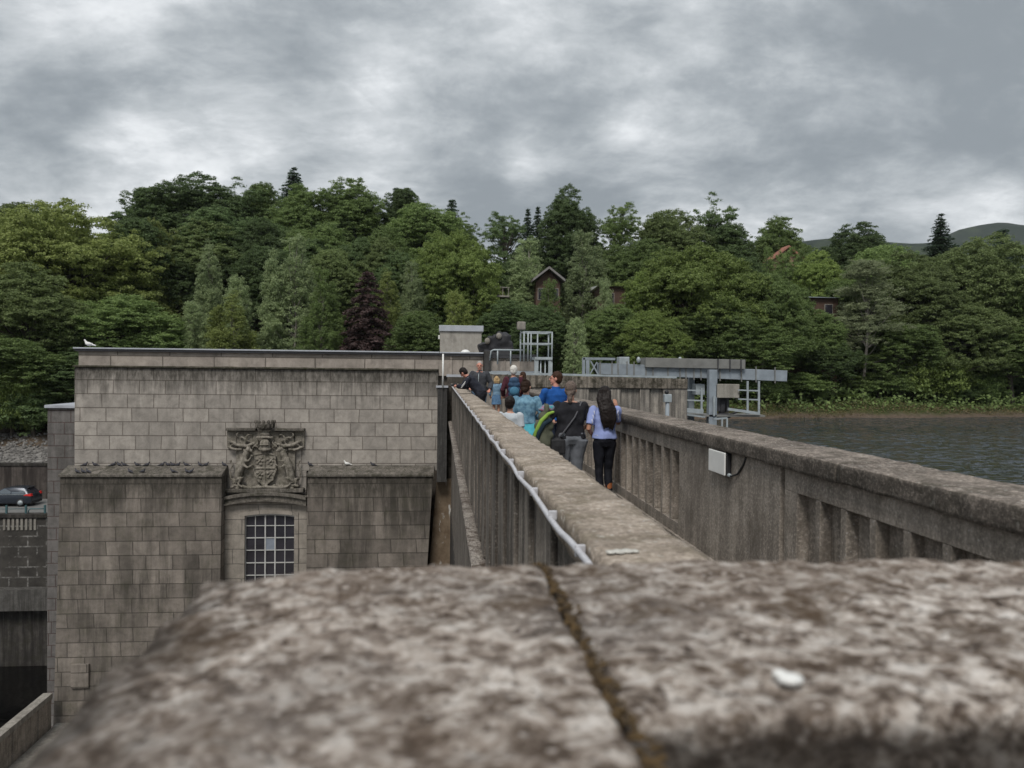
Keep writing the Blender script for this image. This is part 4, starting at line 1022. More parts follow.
broad('broadA', 1); broad('broadB', 2, nl=75, lobe=(.16, .30)); broad('broadC', 3, nl=48, lobe=(.24, .40), z0=.14)
broad('broadD', 4, H=20, Rr=5, nl=64, lobe=(.20, .36), z0=.22)
broad('beech', 5, H=17, Rr=9, nl=120, lobe=(.11, .22), z0=.02, flat_=.55, dens=230)
broad('dome', 6, H=14, Rr=9, nl=120, lobe=(.12, .22), z0=.05, flat_=.5, dens=230)
broad('openA', 7, H=18, Rr=5.5, nl=60, lobe=(.10, .20), sparse=1, dens=190, z0=.3, leaf=.18)
broad('openB', 8, H=18, Rr=6, nl=85, lobe=(.09, .17), sparse=1, dens=190, z0=.3, leaf=.18)
broad('shrub', 9, H=4, Rr=2.6, nl=34, lobe=(.22, .4), z0=.0, dens=230, leaf=.15)
broad('shrubB', 10, H=3, Rr=3.2, nl=44, lobe=(.18, .32), z0=.0, dens=230, leaf=.15, flat_=.9)
def birch(key, seed, H=14, Rr=3.2, droop=1.0):
    rng = np.random.default_rng(seed); L = []
    tops = [(0, 0, 1.0, 1.0)]+[(Rr*.5*math.cos(a), Rr*.5*math.sin(a), .62+.28*rng.random(), .55) for a in rng.random(4)*6.283]
    for (tx_, ty_, th, tr) in tops:
        for i in range(int(46*tr+8)):
            t = rng.random()**.75; z = H*th*(.08+.9*t); rr = Rr*tr*(1-.85*t**1.3)*(.35+.65*rng.random()); a = rng.random()*6.283
            lr = (.42+.35*rng.random())*(1.15-.5*t); L.append(((tx_+rr*math.cos(a), ty_+rr*math.sin(a), z), (lr, lr, lr*(1.3+droop*.5))))
    L.append(((0, 0, H*.42), (Rr*.5, Rr*.5, H*.34)))
    C, N_ = lobes_to_leaves(L, 210, rng, .3, (.24, .42), 42, .95, 1.25)
    me = leaves_mesh('crown', C, N_, .15, rng, asp=.5, up=.2)
    proto(key, H, Rr, me, trunk_mesh(H*.93, .17, [l[0] for l in L[:30]], rng, .15), PBARK)
birch('birchA', 11); birch('birchB', 12, 12, 3.6); birch('birchC', 13, 15, 4.2)
def conifer(key, seed, H=18, Rr=3, tiers=26, gap=0.0, z0=.12, leaf=.26, dens=1.0, powr=1.0):
    rng = np.random.default_rng(seed); C, N_ = [], []; limbs = []
    for k in range(tiers):
        t = (k+.4*rng.random())/tiers; z = H*(z0+(1-z0)*t); r = Rr*(1-t)**powr+.12
        nb = 7 if t < .8 else 5
        for j in range(nb):
            if rng.random() < gap: continue
            a = 6.283*(j+rng.random()*.8)/nb; rj = r*(.7+.45*rng.random()); m = max(6, int(46*rj*dens))
            s = rng.random(m)**.75; wid = .10+.20*rj*(1-s*.75)*.5
            x = s*rj; y = rng.normal(0, 1, m)*wid; zz = z-.22*x*x/max(rj, .5)-.12*x+rng.normal(0, .09, m)-abs(y)*.25
            C.append(np.stack([x*math.cos(a)-y*math.sin(a), x*math.sin(a)+y*math.cos(a), zz], 1)); N_.append(np.tile([math.cos(a)*.3, math.sin(a)*.3, .7], (m, 1)))
            limbs.append((rj*.8*math.cos(a), rj*.8*math.sin(a), z-.3*rj))
    C = np.concatenate(C); N_ = np.concatenate(N_)
    me = leaves_mesh('crown', C, N_, leaf, rng, asp=.5, up=.2, jit=.5)
    b = MB(); b.tube([(0, 0, -.8), (0, 0, H*.5), (0, 0, H*.97)], [.26, .15, .03], 8)
    for c in limbs[::3]:
        l = math.hypot(c[0], c[1]); b.tube([(0, 0, c[2]+.15*l), c], [.05, .015], 5, caps=False)
    proto(key, H, Rr, me, b, BARK)
conifer('spruce', 21, tiers=36, powr=.85, dens=1.3, leaf=.24); conifer('spruceB', 22, 17, 2.4, 34, .1, powr=.8, dens=1.3, leaf=.24); conifer('larch', 23, 18, 3.2, 30, .25, dens=.8)
conifer('copperfir', 24, 14, 4.0, 24, .0, .02, .30, 1.3, .75)
def pine(key, seed, H=15, Rr=3.6):
    rng = np.random.default_rng(seed); L = []
    for i in range(120):
        t = rng.random()**.9; z = H*(.34+.63*t); rr = Rr*(1-.8*t**1.6)*(.15+.85*rng.random()); a = rng.random()*6.283
        lr = .42+.35*rng.random(); L.append(((rr*math.cos(a), rr*math.sin(a), z-.08*rr), (lr*1.3, lr*1.3, lr*.6)))
    C, N_ = lobes_to_leaves(L, 210, rng, .2, (.25, .45), 42, .6, 1.3)
    me = leaves_mesh('crown', C, N_, .15, rng, asp=.4, up=.4)
    proto(key, H, Rr, me, trunk_mesh(H*.96, .17, [l[0] for l in L[:30]], rng, .1), PBARK)
pine('pine', 31)

def tree(kind, px, top, wpx, Y, leaf, label=None, group=None, name='tree', cat='tree', zbase=None, depth=None, sink=0):
    H, Rr, lm_, tm = PROTO[kind]; p = at(px, top, Y); gz = ground_z(p.x, Y) if zbase is None else zbase
    s = wpx/F*math.hypot(Y, p.x)/ (2*Rr*.98); hz_ = (p.z-gz+sink)/H
    o = bpy.data.objects.new(name, None); COL.objects.link(o); o.location = (p.x, Y, gz-sink); o.scale = (s, s*(depth or 1), hz_); o.rotation_euler = (0, 0, random.Random(px*31+top).random()*6.28)
    if depth: o.rotation_euler = (0, 0, 0)
    tag(o, label, cat, group)
    t_ = bpy.data.objects.new('trunk', tm); COL.objects.link(t_); t_.parent = o
    c = bpy.data.objects.new('crown', lm_); COL.objects.link(c); c.parent = o
    c.material_slots[0].link = 'OBJECT'; c.material_slots[0].material = LF[leaf]
    return o
G = 'trees in the wood behind the dam'
T = [
 # back row along the skyline, left to right
 ('broadA', 20, 203, 100, 118, 'olive', 'olive broadleaf tree on the skyline at the far left edge'),
 ('broadD', 150, 186, 66, 118, 'dark', 'dark crown poking over the yellow green dome, leftmost of the tall skyline trees'),
 ('broadA', 192, 175, 96, 120, 'dark', 'tall dark broad crown, second of the skyline trees from the left'),
 ('openA', 240, 179, 70, 121, 'dark', 'loose dark tree with sky showing through between two tall skyline crowns'),
 ('broadD', 262, 181, 50, 123, 'mid', 'narrow mid green tree on the skyline left of the tallest spruce'),
 ('spruce', 294, 167, 86, 130, 'conifer', 'dark spruce tip, highest tree of the whole skyline'),
 ('broadB', 300, 184, 66, 119, 'mid', 'mid green crown just below the highest spruce tip'),
 ('broadA', 348, 181, 88, 121, 'mid', 'wide mid green skyline crown right of the highest spruce'),
 ('openB', 340, 214, 80, 116, 'dark', 'loose dark tree whose gaps show sky above the copper fir'),
 ('broadD', 404, 187, 52, 122, 'dark', 'dark rounded crown standing alone above the middle of the power station roof'),
 ('spruceB', 396, 186, 46, 126, 'conifer', 'small dark spruce top just left of the lone rounded crown'),
 ('broadC', 424, 199, 84, 116, 'mid', 'mid green crown above the big round green tree'),
 ('spruceB', 452, 198, 56, 124, 'conifer', 'pointed dark conifer on the skyline above the rooftop hut'),
 ('openA', 466, 213, 46, 121, 'mid', 'loose green tree in the skyline dip right of the pointed conifer'),
 ('openB', 505, 208, 60, 118, 'dark', 'loose dark tree on the skyline left of the thin conifer pair'),
 ('spruceB', 528, 207, 34, 120, 'conifer', 'thinnest dark conifer, left of the skyline pair'),
 ('spruceB', 538, 205, 34, 121, 'conifer', 'thin dark conifer, right of the skyline pair'),
 ('broadA', 572, 188, 62, 118, 'dark', 'tall dark tree at the middle of the skyline above the brown house'),
 ('openB', 620, 199, 62, 119, 'mid', 'loose mid green tree on the skyline right of the tall middle tree'),
 ('broadC', 672, 203, 76, 117, 'olive', 'olive brown rounded crown on the skyline above the big bright tree'),
 ('openA', 712, 194, 62, 120, 'dark', 'airy tree with bare looking branches against the sky'),
 ('broadD', 730, 222, 60, 116, 'dark', 'dark crown below the airy skyline tree'),
 ('broadB', 779, 216, 72, 118, 'mid', 'rounded green crown just above the red roofed house'),
 ('broadB', 858, 222, 76, 119, 'dark', 'dark green crown on the skyline between the far hill and the red roof'),
 ('spruce', 941, 213, 70, 125, 'conifer', 'lone dark spruce standing above the right hand wood'),
 ('spruceB', 1003, 227, 66, 122, 'conifer', 'dark conifer against the far hill near the right edge'),
 # second row
 ('beech', 55, 194, 190, 96, 'yellow', 'huge yellow green spreading tree filling the upper left'),
 ('broadB', 22, 262, 100, 82, 'olive', 'olive broad tree in front of the huge yellow green one at the left edge'),
 ('dome', 152, 213, 78, 103, 'yellow', 'bright green rounded tree right beside the huge yellow green one'),
 ('broadC', 118, 290, 110, 86, 'mid', 'mid green tree low over the left end of the power station roof'),
 ('broadD', 214, 205, 70, 108, 'dark', 'dark tree between the bright rounded tree and the birches'),
 ('broadC', 258, 214, 64, 110, 'dark', 'dark tree directly behind the tall birch pair'),
 ('broadC', 322, 218, 74, 108, 'mid', 'mid green tree right above the widest birch'),
 ('broadB', 388, 226, 72, 106, 'mid', 'mid green rounded tree above the copper fir'),
 ('dome', 452, 224, 112, 100, 'light', 'big round bright green tree above the left of the rooftop hut'),
 ('broadA', 500, 250, 50, 103, 'dark', 'dark narrow tree left of the brown house gable'),
 ('birchC', 528, 238, 76, 102, 'birch', 'pale grey green tree beside the brown house gable'),
 ('birchC', 584, 231, 78, 100, 'birch', 'weeping pale grey green tree right of the brown house gable'),
 ('broadC', 640, 233, 78, 106, 'mid', 'mid green tree behind the left half of the big bright tree'),
 ('dome', 690, 238, 168, 94, 'light', 'big spreading bright green tree above the steel gantry'),
 ('beech', 772, 268, 100, 92, 'mid', 'mid green tree sloping down to the water right of the big bright tree'),
 ('broadA', 814, 252, 60, 104, 'light', 'fresh green rounded tree just right of the red roof'),
 ('birchB', 606, 280, 36, 91, 'birch', 'small pale tree hiding the left end of the long brown house'),
 ('openB', 786, 243, 44, 106, 'mid', 'airy green tree partly veiling the red roof'),
 ('birchA', 640, 274, 50, 90, 'light', 'bright young tree hiding the middle of the long brown house'),
 ('birchC', 768, 246, 34, 109, 'mid', 'slim green tree at the left corner of the red roofed house'),
 ('birchB', 549, 280, 44, 91, 'mid', 'green tree hiding the walls of the gabled timber house'),
 ('birchB', 801, 250, 26, 108, 'mid', 'slim green tree at the right corner of the red roofed house'),
 ('birchC', 784, 256, 46, 107, 'yellow', 'yellowish tree hiding the walls of the red roofed house'),
 ('broadC', 888, 238, 84, 110, 'mid', 'mid green tree behind the pale trunked pine'),
 ('beech', 985, 229, 150, 103, 'olive', 'huge olive green willow like tree on the right shore'),
 ('broadA', 912, 252, 84, 98, 'olive', 'olive tree between the pale trunked pine and the huge willow like tree'),
 ('dome', 1030, 262, 90, 98, 'mid', 'green tree cut by the right edge of the picture'),
 # front row
 ('birchA', 210, 247, 44, 92, 'birch', 'tall slim pale birch, left of the front birches'),
 ('birchB', 238, 276, 46, 90, 'birch', 'short pale birch between the two tall ones'),
 ('birchB', 192, 302, 46, 88, 'birch', 'low grey green birch at the left foot of the slim tall birch'),
 ('birchA', 234, 296, 62, 85, 'yellow', 'yellowish young tree in front of the short birch'),
 ('birchC', 295, 235, 80, 90, 'birch', 'widest and tallest pale birch in front of the dark wood'),
 ('birchC', 322, 268, 56, 88, 'mid', 'darker green birch leaning against the widest pale birch'),
 ('copperfir', 368, 268, 96, 87, 'copper', 'dark purple brown copper leaved tree above the roof line'),
 ('birchA', 388, 274, 46, 92, 'yellow', 'yellowish birch at the right shoulder of the copper tree'),
 ('birchC', 412, 261, 52, 94, 'birch', 'pale grey birch right of the copper tree'),
 ('birchB', 455, 292, 50, 88, 'yellow', 'pale yellow green tree directly behind the rooftop hut'),
 ('broadC', 422, 306, 70, 84, 'mid', 'dense green low tree left of the rooftop hut'),
 ('broadC', 512, 296, 70, 92, 'dark', 'dark low tree above the black covered machinery'),
 ('broadB', 545, 306, 70, 86, 'dark', 'dark tree behind the ladder cage'),
 ('birchB', 575, 318, 42, 82, 'birch', 'small grey green tree right of the ladder cage'),
 ('broadC', 612, 300, 70, 86, 'mid', 'mid green tree behind the left end of the gantry'),
 ('beech', 652, 306, 92, 84, 'light', 'bright low branched tree right behind the gantry beam'),
 ('broadC', 716, 296, 86, 87, 'mid', 'mid green tree behind the gantry post'),
 ('broadB', 762, 318, 84, 87, 'mid', 'green tree at the shore behind the gantry end'),
 ('broadC', 812, 306, 64, 92, 'mid', 'mid green tree left of the pale trunked pine'),
 ('pine', 867, 260, 76, 93, 'pine', 'pale trunked pine standing at the water edge'),
 ('broadB', 832, 336, 56, 90, 'dark', 'dark low tree left of the pine trunk'),
 ('beech', 950, 290, 110, 96, 'olive', 'olive spreading tree low on the right shore'),
 ('broadC', 1012, 312, 80, 97, 'mid', 'dark green tree by the shore at the right edge'),
 ('broadC', 900, 318, 70, 93, 'mid', 'mid green tree right of the pine trunk'),
 # big left foreground foliage coming down to the car park
 ('broadC', 5, 330, 110, 78, 'mid', 'green low tree above the car park rubble bank'),
 ('broadB', 90, 346, 90, 80, 'dark', 'dark low tree at the left corner of the power station roof'),
]
for k_, px, top, w, Y, lf, lab in T:
    tree(k_, px, top, w, Y, lf, lab, G, name='conifer_tree' if k_ in ('spruce', 'spruceB') else ('pine_tree' if k_ == 'pine' else ('birch_tree' if 'birch' in k_ else 'broadleaf_tree')))
rnd = random.Random(12)
for i in range(58):       # the body of the wood between the trees above
    px = -90+1200*(i+.5)/58+rnd.uniform(-8, 8); Y = rnd.uniform(100, 114)
    sky_ = piece(px, [(-100, 215), (100, 235), (140, 215), (300, 205), (480, 235), (560, 225), (700, 232), (760, 255), (1150, 262)])
    if 470 < px < 690: Y = rnd.uniform(121, 127); sky_ += 8
    if 760 < px < 850: Y = 124; sky_ = 248
    tree(rnd.choice(['broadA', 'broadB', 'broadC', 'broadD']), px, sky_+rnd.uniform(0, 34), rnd.uniform(52, 84), Y, rnd.choice(['dark', 'mid', 'dark', 'olive']), 'dark broadleaf tree deep in the wood, half hidden by its neighbours', 'half hidden trees deep in the wood', name='broadleaf_tree')
# shrubs
rnd = random.Random(3)
SH = [(845, 394, 34, 91.5, 'light', 'brightest green shrub at the water edge below the pine'), (800, 372, 60, 90, 'mid', 'green shrub on the shore right of the gantry end'), (925, 352, 74, 95, 'light', 'large yellow green shrub on the right shore'),
      (970, 372, 60, 98, 'mid', 'mid green shrub on the shore below the huge willow like tree'), (880, 372, 56, 93, 'mid', 'green shrub at the foot of the pale trunked pine'), (1010, 376, 60, 103, 'dark', 'dark shrub on the shore near the right edge'),
      (765, 380, 50, 88, 'mid', 'shrub on the shore just beyond the gantry end'), (12, 358, 46, 77, 'light', 'small bright green shrub over the car park at the left edge'), (32, 392, 60, 77, 'dark', 'dark shrub above the rubble bank'), (50, 405, 60, 78.5, 'dark', 'dark shrub beside the grey stone wing'), (-5, 395, 70, 78, 'dark', 'dark shrub above the rubble bank at the left edge'),
      (815, 388, 34, 90.5, 'mid', 'low shrub left of the brightest shore shrub'), (945, 385, 50, 96.5, 'dark', 'low dark shrub below the large yellow green shrub'), (735, 380, 60, 87, 'dark', 'dark shrub seen through the gantry handrail')]
for px, top, w, Y, lf, lab in SH:
    tree(rnd.choice(['shrub', 'shrubB']), px, top, w, Y, lf, lab, 'shrubs along the banks', name='shrub', cat='shrub')
# undergrowth: one mass
def undergrowth(name, n, x0, x1, dy0, dy1, size, leaf, label, hmax=1.6, seed=1, yb=None):
    rng = np.random.default_rng(seed); C = []
    xs = rng.uniform(x0, x1, n); ds = rng.uniform(dy0, dy1, n); hs = rng.random(n)**1.6
    for x, d, h in zip(xs, ds, hs):
        y = (shore(x) if yb is None else yb)+d; k = .45+.55*noise.noise(Vector((x*.35, y*.35, seed)))+.25
        C.append((x, y, ground_z(x, y)+hmax*h*max(.1, k)))
    C = np.array(C); me = leaves_mesh(name, C, np.tile([0, -.4, .6], (n, 1)), size, rng)
    me.materials.append(LF[leaf]); o = link(name, me); tag(o, label, 'undergrowth' if leaf != 'straw' else 'grass', kind='stuff')
undergrowth('undergrowth', 42000, -75, 130, 3, 34, .42, 'mid', 'tangled green undergrowth under the trees on the far bank', 2.2, 1)
undergrowth('undergrowth', 16000, -75, 10, 0, 22, .40, 'dark', 'dark undergrowth under the trees above the car park', 2.4, 5, yb=78)
undergrowth('dry_grass', 9000, 25, 130, 1.3, 6.5, .2, 'straw', 'straw coloured rough grass along the shore', .35, 2)
undergrowth('undergrowth', 5000, 25, 130, 3.5, 8, .22, 'olive', 'short olive green growth behind the shore', .6, 3)

# ---------------------------------------------------------------- houses among the trees
timber = plain('brown_timber', (.085, .05, .036), .8, 0, .25, 3); redroof = plain('orange_red_tiles', (.33, .15, .11), .8, 0, .2, 4)
def house(name, label, px0, px1, ry, ey, by, Y, roof, wall, dep=8, deck=False, skylight=False):
    a_ = at(px0, by, Y); c_ = at(px1, by, Y); ze = at((px0+px1)/2, ey, Y).z; zr = at((px0+px1)/2, ry, Y).z; zb = min(ground_z(a_.x, Y), a_.z)-1
    h = empty(name, ((a_.x+c_.x)/2, Y, zb), label, 'house')
    MB().box(a_.x, c_.x, Y, Y+dep, zb, ze).build('wall', wall, h)
    b = MB(); xm = (a_.x+c_.x)/2
    if dep > 8.5:   # ridge runs left to right
        b.prism_x([(Y-.5, ze+.02), (Y+dep/2, zr), (Y+dep+.5, ze+.02), (Y+dep/2, zr-.25-.3)], a_.x-.4, c_.x+.4)
    else:           # gable faces us
        b.prism([(a_.x-.5, ze), (xm, zr-.3), (c_.x+.5, ze), (c_.x+.5, ze+.3), (xm, zr), (a_.x-.5, ze+.3)], Y-.9, Y+dep)
        MB().prism([(a_.x, ze+.003), (c_.x, ze+.003), (xm, zr-.35)], Y, Y+.3).build('gable', wall, h)
    b.build('roof', roof, h)
    wd = c_.x-a_.x; nW = max(2, int(wd/2.2))
    for i in range(nW):
        x = a_.x+wd*(i+.5)/nW; z = ze-1.5
        f_ = MB().box(x-.55, x+.55, Y-.06, Y+.05, z-.75, z+.75).build('window', M['pale'], h); MB().box(x-.47, x+.47, Y-.075, Y-.062, z-.67, z+.67).build('pane', M['glass'], f_)
    if deck:
        MB().box(a_.x-.5, c_.x+.5, Y-2, Y-.01, a_.z+.5, a_.z+.7).build('deck', M['pale'], h)
        b = MB()
        for i in range(7): x = a_.x-.4+(wd+.8)*i/6; b.box(x-.04, x+.04, Y-1.95, Y-1.87, a_.z+.7, a_.z+1.6)
        b.build('baluster', M['pale'], h); MB().box(a_.x-.5, c_.x+.5, Y-1.98, Y-1.84, a_.z+1.6, a_.z+1.68).build('deck_rail', M['pale'], h)
greyroof = plain('pale_grey_roof', (.20, .19, .185), .7, 0, .15, 4)
house('timber_house', 'brown timber house with steep gable and small balcony among the trees', 536, 560, 267, 282, 300, 98, greyroof, timber, 8)
house('timber_house', 'low brown timber house left of the gabled one, half hidden by trees', 476, 504, 280, 288, 302, 99, greyroof, timber, 9.5, deck=True)
house('timber_house', 'long low brown house with white eaves glimpsed through the big bright tree', 600, 658, 284, 287, 298, 94.5, M['white'], timber, 9.5)
house('red_roofed_house', 'pale house with steep orange red tiled roof above the right hand wood', 772, 800, 246, 262, 276, 112, redroof, plain('pink_brick', (.36, .22, .17), .85, 0, .2, 3), 8)
house('white_eaved_house', 'low house with pale blue grey roof below the red roofed one', 800, 838, 293, 298, 308, 97, M['bluegrey'], timber, 9.5)
# ---------------------------------------------------------------- people
def cloth(name, c, var=.2, sc=14, rough=.9, c2=None, stripes=None):
    n = NT(name); v = n.coord()
    col = n.mix(n.ramp(n.noise(v, sc, 4, .6), [(.35, 0), (.65, 1)]), tuple(x*(1-var) for x in c), c2 or tuple(x*(1+var) for x in c))
    return n.fin(col, rough, n.bump(n.noise(v, 60, 2, .5), .3, .003), .15)
SKIN = plain('skin', (.50, .27, .19), .55, 0, .08, 10); SKIN2 = plain('tanned_skin', (.40, .20, .13), .55, 0, .08, 10); SKINR = plain('ruddy_skin', (.58, .27, .20), .55, 0, .08, 10)
EYE_M = plain('eye_dark', (.02, .015, .012), .3)
class Person:
    def __init__(s, X, Y, z, H, yaw, label, w=1.0, lean=0, side=0, hyaw=0, hpitch=0, skin=None, elbows=None, wrists=None, curl=.6, knees=(.0, .0), stance=.10, shoulders=1.0, seed=1):
        s.k = k = H/1.75; s.w = w; s.seed = seed
        s.root = empty('person', (X, Y, z), label, 'person', 'visitors on the dam walkway', yaw)
        s.RT = Matrix.Translation((0, 0, .95*k)) @ Matrix.Rotation(-lean, 4, 'X') @ Matrix.Rotation(side, 4, 'Y') @ Matrix.Translation((0, 0, -.95*k))
        s.HT = s.RT @ Matrix.Translation((0, 0, 1.55*k)) @ Matrix.Rotation(hyaw, 4, 'Z') @ Matrix.Rotation(-hpitch, 4, 'X') @ Matrix.Translation((0, 0, -1.55*k))
        s.sh = [s.T((sx*.185*shoulders, 0, 1.415)) for sx in (-1, 1)]
        E = elbows or [(-.25*w, -.03, 1.14), (.25*w, -.03, 1.14)]; Wr = wrists or [(-.26*w, .08, .90), (.26*w, .08, .90)]
        s.el = [Vector(e)*k for e in E]; s.wr = [Vector(e)*k for e in Wr]
        if not elbows: s.el = [s.T(e) for e in E]
        if not wrists: s.wr = [s.T(e) for e in Wr]
        s.hipj = [Vector((sx*.09*w, 0, .92))*k for sx in (-1, 1)]
        s.kn = [Vector((sx*(.045+stance*.5), .02+kn, .50))*k for sx, kn in zip((-1, 1), knees)]
        s.an = [Vector((sx*stance, -.03, .085))*k for sx in (-1, 1)]
        s.torso = [(.86, .13, .10), (.93, .168, .122), (1.02, .152, .112), (1.13, .138, .10), (1.26, .155, .108), (1.36, .168*shoulders, .108), (1.43, .135*shoulders, .085), (1.48, .07, .062)]
        s.shoulders = shoulders
        b = MB(); s.loft(b, s.torso, 0)
        b.tube([s.T((0, -.005, 1.44)), s.T((0, .0, 1.5)), s.Hh((0, .005, 1.57))], [.062*k, .054*k, .052*k], 12)
        s.head(b)
        for i in (0, 1):
            b.tube([s.hipj[i], s.kn[i].lerp(s.hipj[i], .5), s.kn[i], s.kn[i].lerp(s.an[i], .35), s.an[i]], [.088*k*w, .075*k, .052*k, .052*k, .034*k], 12)
            b.ell(s.an[i]+Vector((0, .05, -.035))*k, (.042*k, .115*k, .04*k))
            b.ell(s.sh[i], (.052*k,)*3); b.tube([s.sh[i], s.el[i].lerp(s.sh[i], .5), s.el[i], s.el[i].lerp(s.wr[i], .4), s.wr[i]], [.050*k*(w*.5+.5), .045*k, .037*k, .036*k, .025*k], 10)
            s.hand(b, i, curl)
        s.put('body', sculpt(b, .0085, 1), skin or SKIN)
        e = MB()
        for sx in (-1, 1): e.ell(s.Hh((sx*.030, .092, 1.655)), (.011*k, .008*k, .008*k), nu=8, nv=6)
        s.put('eye', s.raw(e), EYE_M)
    def T(s, p): return s.RT @ (Vector(p)*s.k)
    def Hh(s, p): return s.HT @ (Vector(p)*s.k)
    def raw(s, b):
        me = bpy.data.meshes.new('x'); me.from_pydata(b.v, [], b.f); me.polygons.foreach_set('use_smooth', b.smooth); return me
    def put(s, name, me, mat, parent=None):
        me.name = name; me.materials.clear(); me.materials.append(mat)
        o = bpy.data.objects.new(name, me); COL.objects.link(o); o.parent = parent or s.root; return o
    def loft(s, b, rings, off, n=20, tf=None):
        tf = tf or s.T; vs = []
        for z, rx, ry in rings:
            for j in range(n):
                a = 6.2832*j/n; vs.append(tf(((rx*s.w+off)*math.cos(a), (ry*(s.w*.6+.4)+off)*math.sin(a), z)))
        fs = [(i*n+j, i*n+(j+1) % n, (i+1)*n+(j+1) % n, (i+1)*n+j) for i in range(len(rings)-1) for j in range(n)]
        fs += [tuple(reversed(range(n))), tuple((len(rings)-1)*n+j for j in range(n))]
        b.add(vs, fs, 0, True)
    def head(s, b):
        k = s.k; R3 = s.HT.to_3x3()
        b.ell(s.Hh((0, -.008, 1.665)), (.076*k, .094*k, .095*k), M=R3, nu=18, nv=14)
        b.ell(s.Hh((0, .028, 1.61)), (.060*k, .062*k, .080*k), M=R3, nu=16, nv=12)
        b.tube([s.Hh((0, .088, 1.665)), s.Hh((0, .112, 1.628)), s.Hh((0, .09, 1.618))], [.011*k, .016*k, .012*k], 8)
        b.ell(s.Hh((0, .086, 1.592)), (.024*k, .012*k, .010*k), M=R3)
        b.ell(s.Hh((0, .074, 1.555)), (.026*k, .02*k, .018*k), M=R3)
        for sx in (-1, 1): b.ell(s.Hh((sx*.080, -.008, 1.64)), (.011*k, .022*k, .033*k), M=R3); b.ell(s.Hh((sx*.03, .078, 1.673)), (.022*k, .014*k, .008*k), M=R3)
    def hand(s, b, i, curl):
        k = s.k; sx = (-1, 1)[i]; d = (s.wr[i]-s.el[i]).normalized()
        side_ = Vector((sx, 0, 0)) if abs(d.x) < .8 else Vector((0, 0, 1))
        nrm = d.cross(side_).normalized(); acr = nrm.cross(d).normalized()
        pc = s.wr[i]+d*.045*k
        b.tube([s.wr[i], s.wr[i]+d*.04*k, s.wr[i]+d*.085*k], [.026*k, .036*k, .034*k], 10, side=acr)
        for f, L in enumerate((.068, .078, .072, .055)):
            o = acr*(-.024+.016*f)*k; p0 = s.wr[i]+d*.075*k+o; c = curl
            p1 = p0+(d*math.cos(c*.6)+nrm*math.sin(c*.6))*L*.45*k; p2 = p1+(d*math.cos(c*1.3)+nrm*math.sin(c*1.3))*L*.32*k; p3 = p2+(d*math.cos(c*1.9)+nrm*math.sin(c*1.9))*L*.25*k
            b.tube([p0, p1, p2, p3], [.0095*k, .009*k, .0085*k, .0075*k], 7)
        t0 = s.wr[i]+d*.03*k-acr*.024*k; t1 = t0+(d*.7-acr*.6+nrm*.2).normalized()*.04*k
        b.tube([t0, t1, t1+(d*.9-acr*.1+nrm*.4).normalized()*.032*k], [.012*k, .011*k, .009*k], 7)
    def top(s, name, mat, zlo=.95, sleeve=1.0, off=.016, loose=0, disp=.013, collar=False, hem=None):
        k = s.k; b = MB(); rings = [r for r in s.torso if r[0] > zlo+.02 and r[0] < 1.47]
        def at_(z):
            for a, c in zip(s.torso, s.torso[1:]):
                if a[0] <= z <= c[0]: t = (z-a[0])/(c[0]-a[0]); return (z, a[1]+(c[1]-a[1])*t, a[2]+(c[2]-a[2])*t)
            return (z, s.torso[0][1], s.torso[0][2])
        rings = [at_(zlo)]+rings+[at_(1.468)]
        if hem: rings[0] = (zlo, rings[0][1]+hem, rings[0][2]+hem)
        s.loft(b, [(z, rx+loose*(1.4-z), ry+loose*(1.4-z)) for z, rx, ry in rings], off)
        for i in (0, 1):
            sh, el, wr = s.sh[i], s.el[i], s.wr[i]; b.ell(sh, ((.055+off)*k,)*3)
            P_, Rr_ = [sh], [(.056+off)*k]
            if sleeve <= 1: P_ += [sh.lerp(el, sleeve*.5), sh.lerp(el, sleeve)]; Rr_ += [(.052+off)*k, (.052+off)*k]
            else:
                P_ += [sh.lerp(el, .5), el, el.lerp(wr, (sleeve-1)*.5), el.lerp(wr, sleeve-1)]; Rr_ += [(.050+off)*k, (.043+off)*k, (.042+off)*k, (.034+off)*k]
            b.tube(P_, Rr_, 14)
        if collar: b.tube([s.T((0, -.01, 1.44)), s.T((0, -.012, 1.51))], [.078*k, .072*k], 14)
        return s.put(name, sculpt(b, .011, 1, disp, 10), mat)
    def trousers(s, mat, name='trousers', hem=.09, off=.014, fit=1.0, waist=1.03, disp=.012):
        k = s.k; b = MB(); s.loft(b, [(.85, .13, .10), (.93, .172, .126), (waist, .156, .115)], off, tf=lambda p: Vector(p)*k)
        for i in (0, 1):
            hj, kn, an = s.hipj[i], s.kn[i], s.an[i]; an2 = Vector((an.x, an.y, hem*k)) if hem < .5 else kn.lerp(hj, (hem-.5)/.42)
            if hem < .45: b.tube([hj, kn.lerp(hj, .5), kn, kn.lerp(an, .5), an2], [(.095*s.w+off)*k*fit, (.08+off)*k*fit, (.060+off)*k*fit, (.055+off)*k*fit, (.042+off)*k*fit], 14)
            else: b.tube([hj, hj.lerp(an2, .5), an2], [(.095*s.w+off)*k, (.088+off)*k, (.085+off)*k], 14)
        return s.put(name, sculpt(b, .011, 1, disp, 9), mat)
    def skirt(s, mat, zt_=1.02, zb=.42, flare=.09):
        b = MB(); s.loft(b, [(zb, .17+flare, .14+flare), (.7, .18+flare*.5, .14+flare*.5), (.9, .178, .13), (zt_, .15, .11)], .018, tf=lambda p: Vector(p)*s.k)
        return s.put('skirt', sculpt(b, .012, 1, .012, 8), mat)
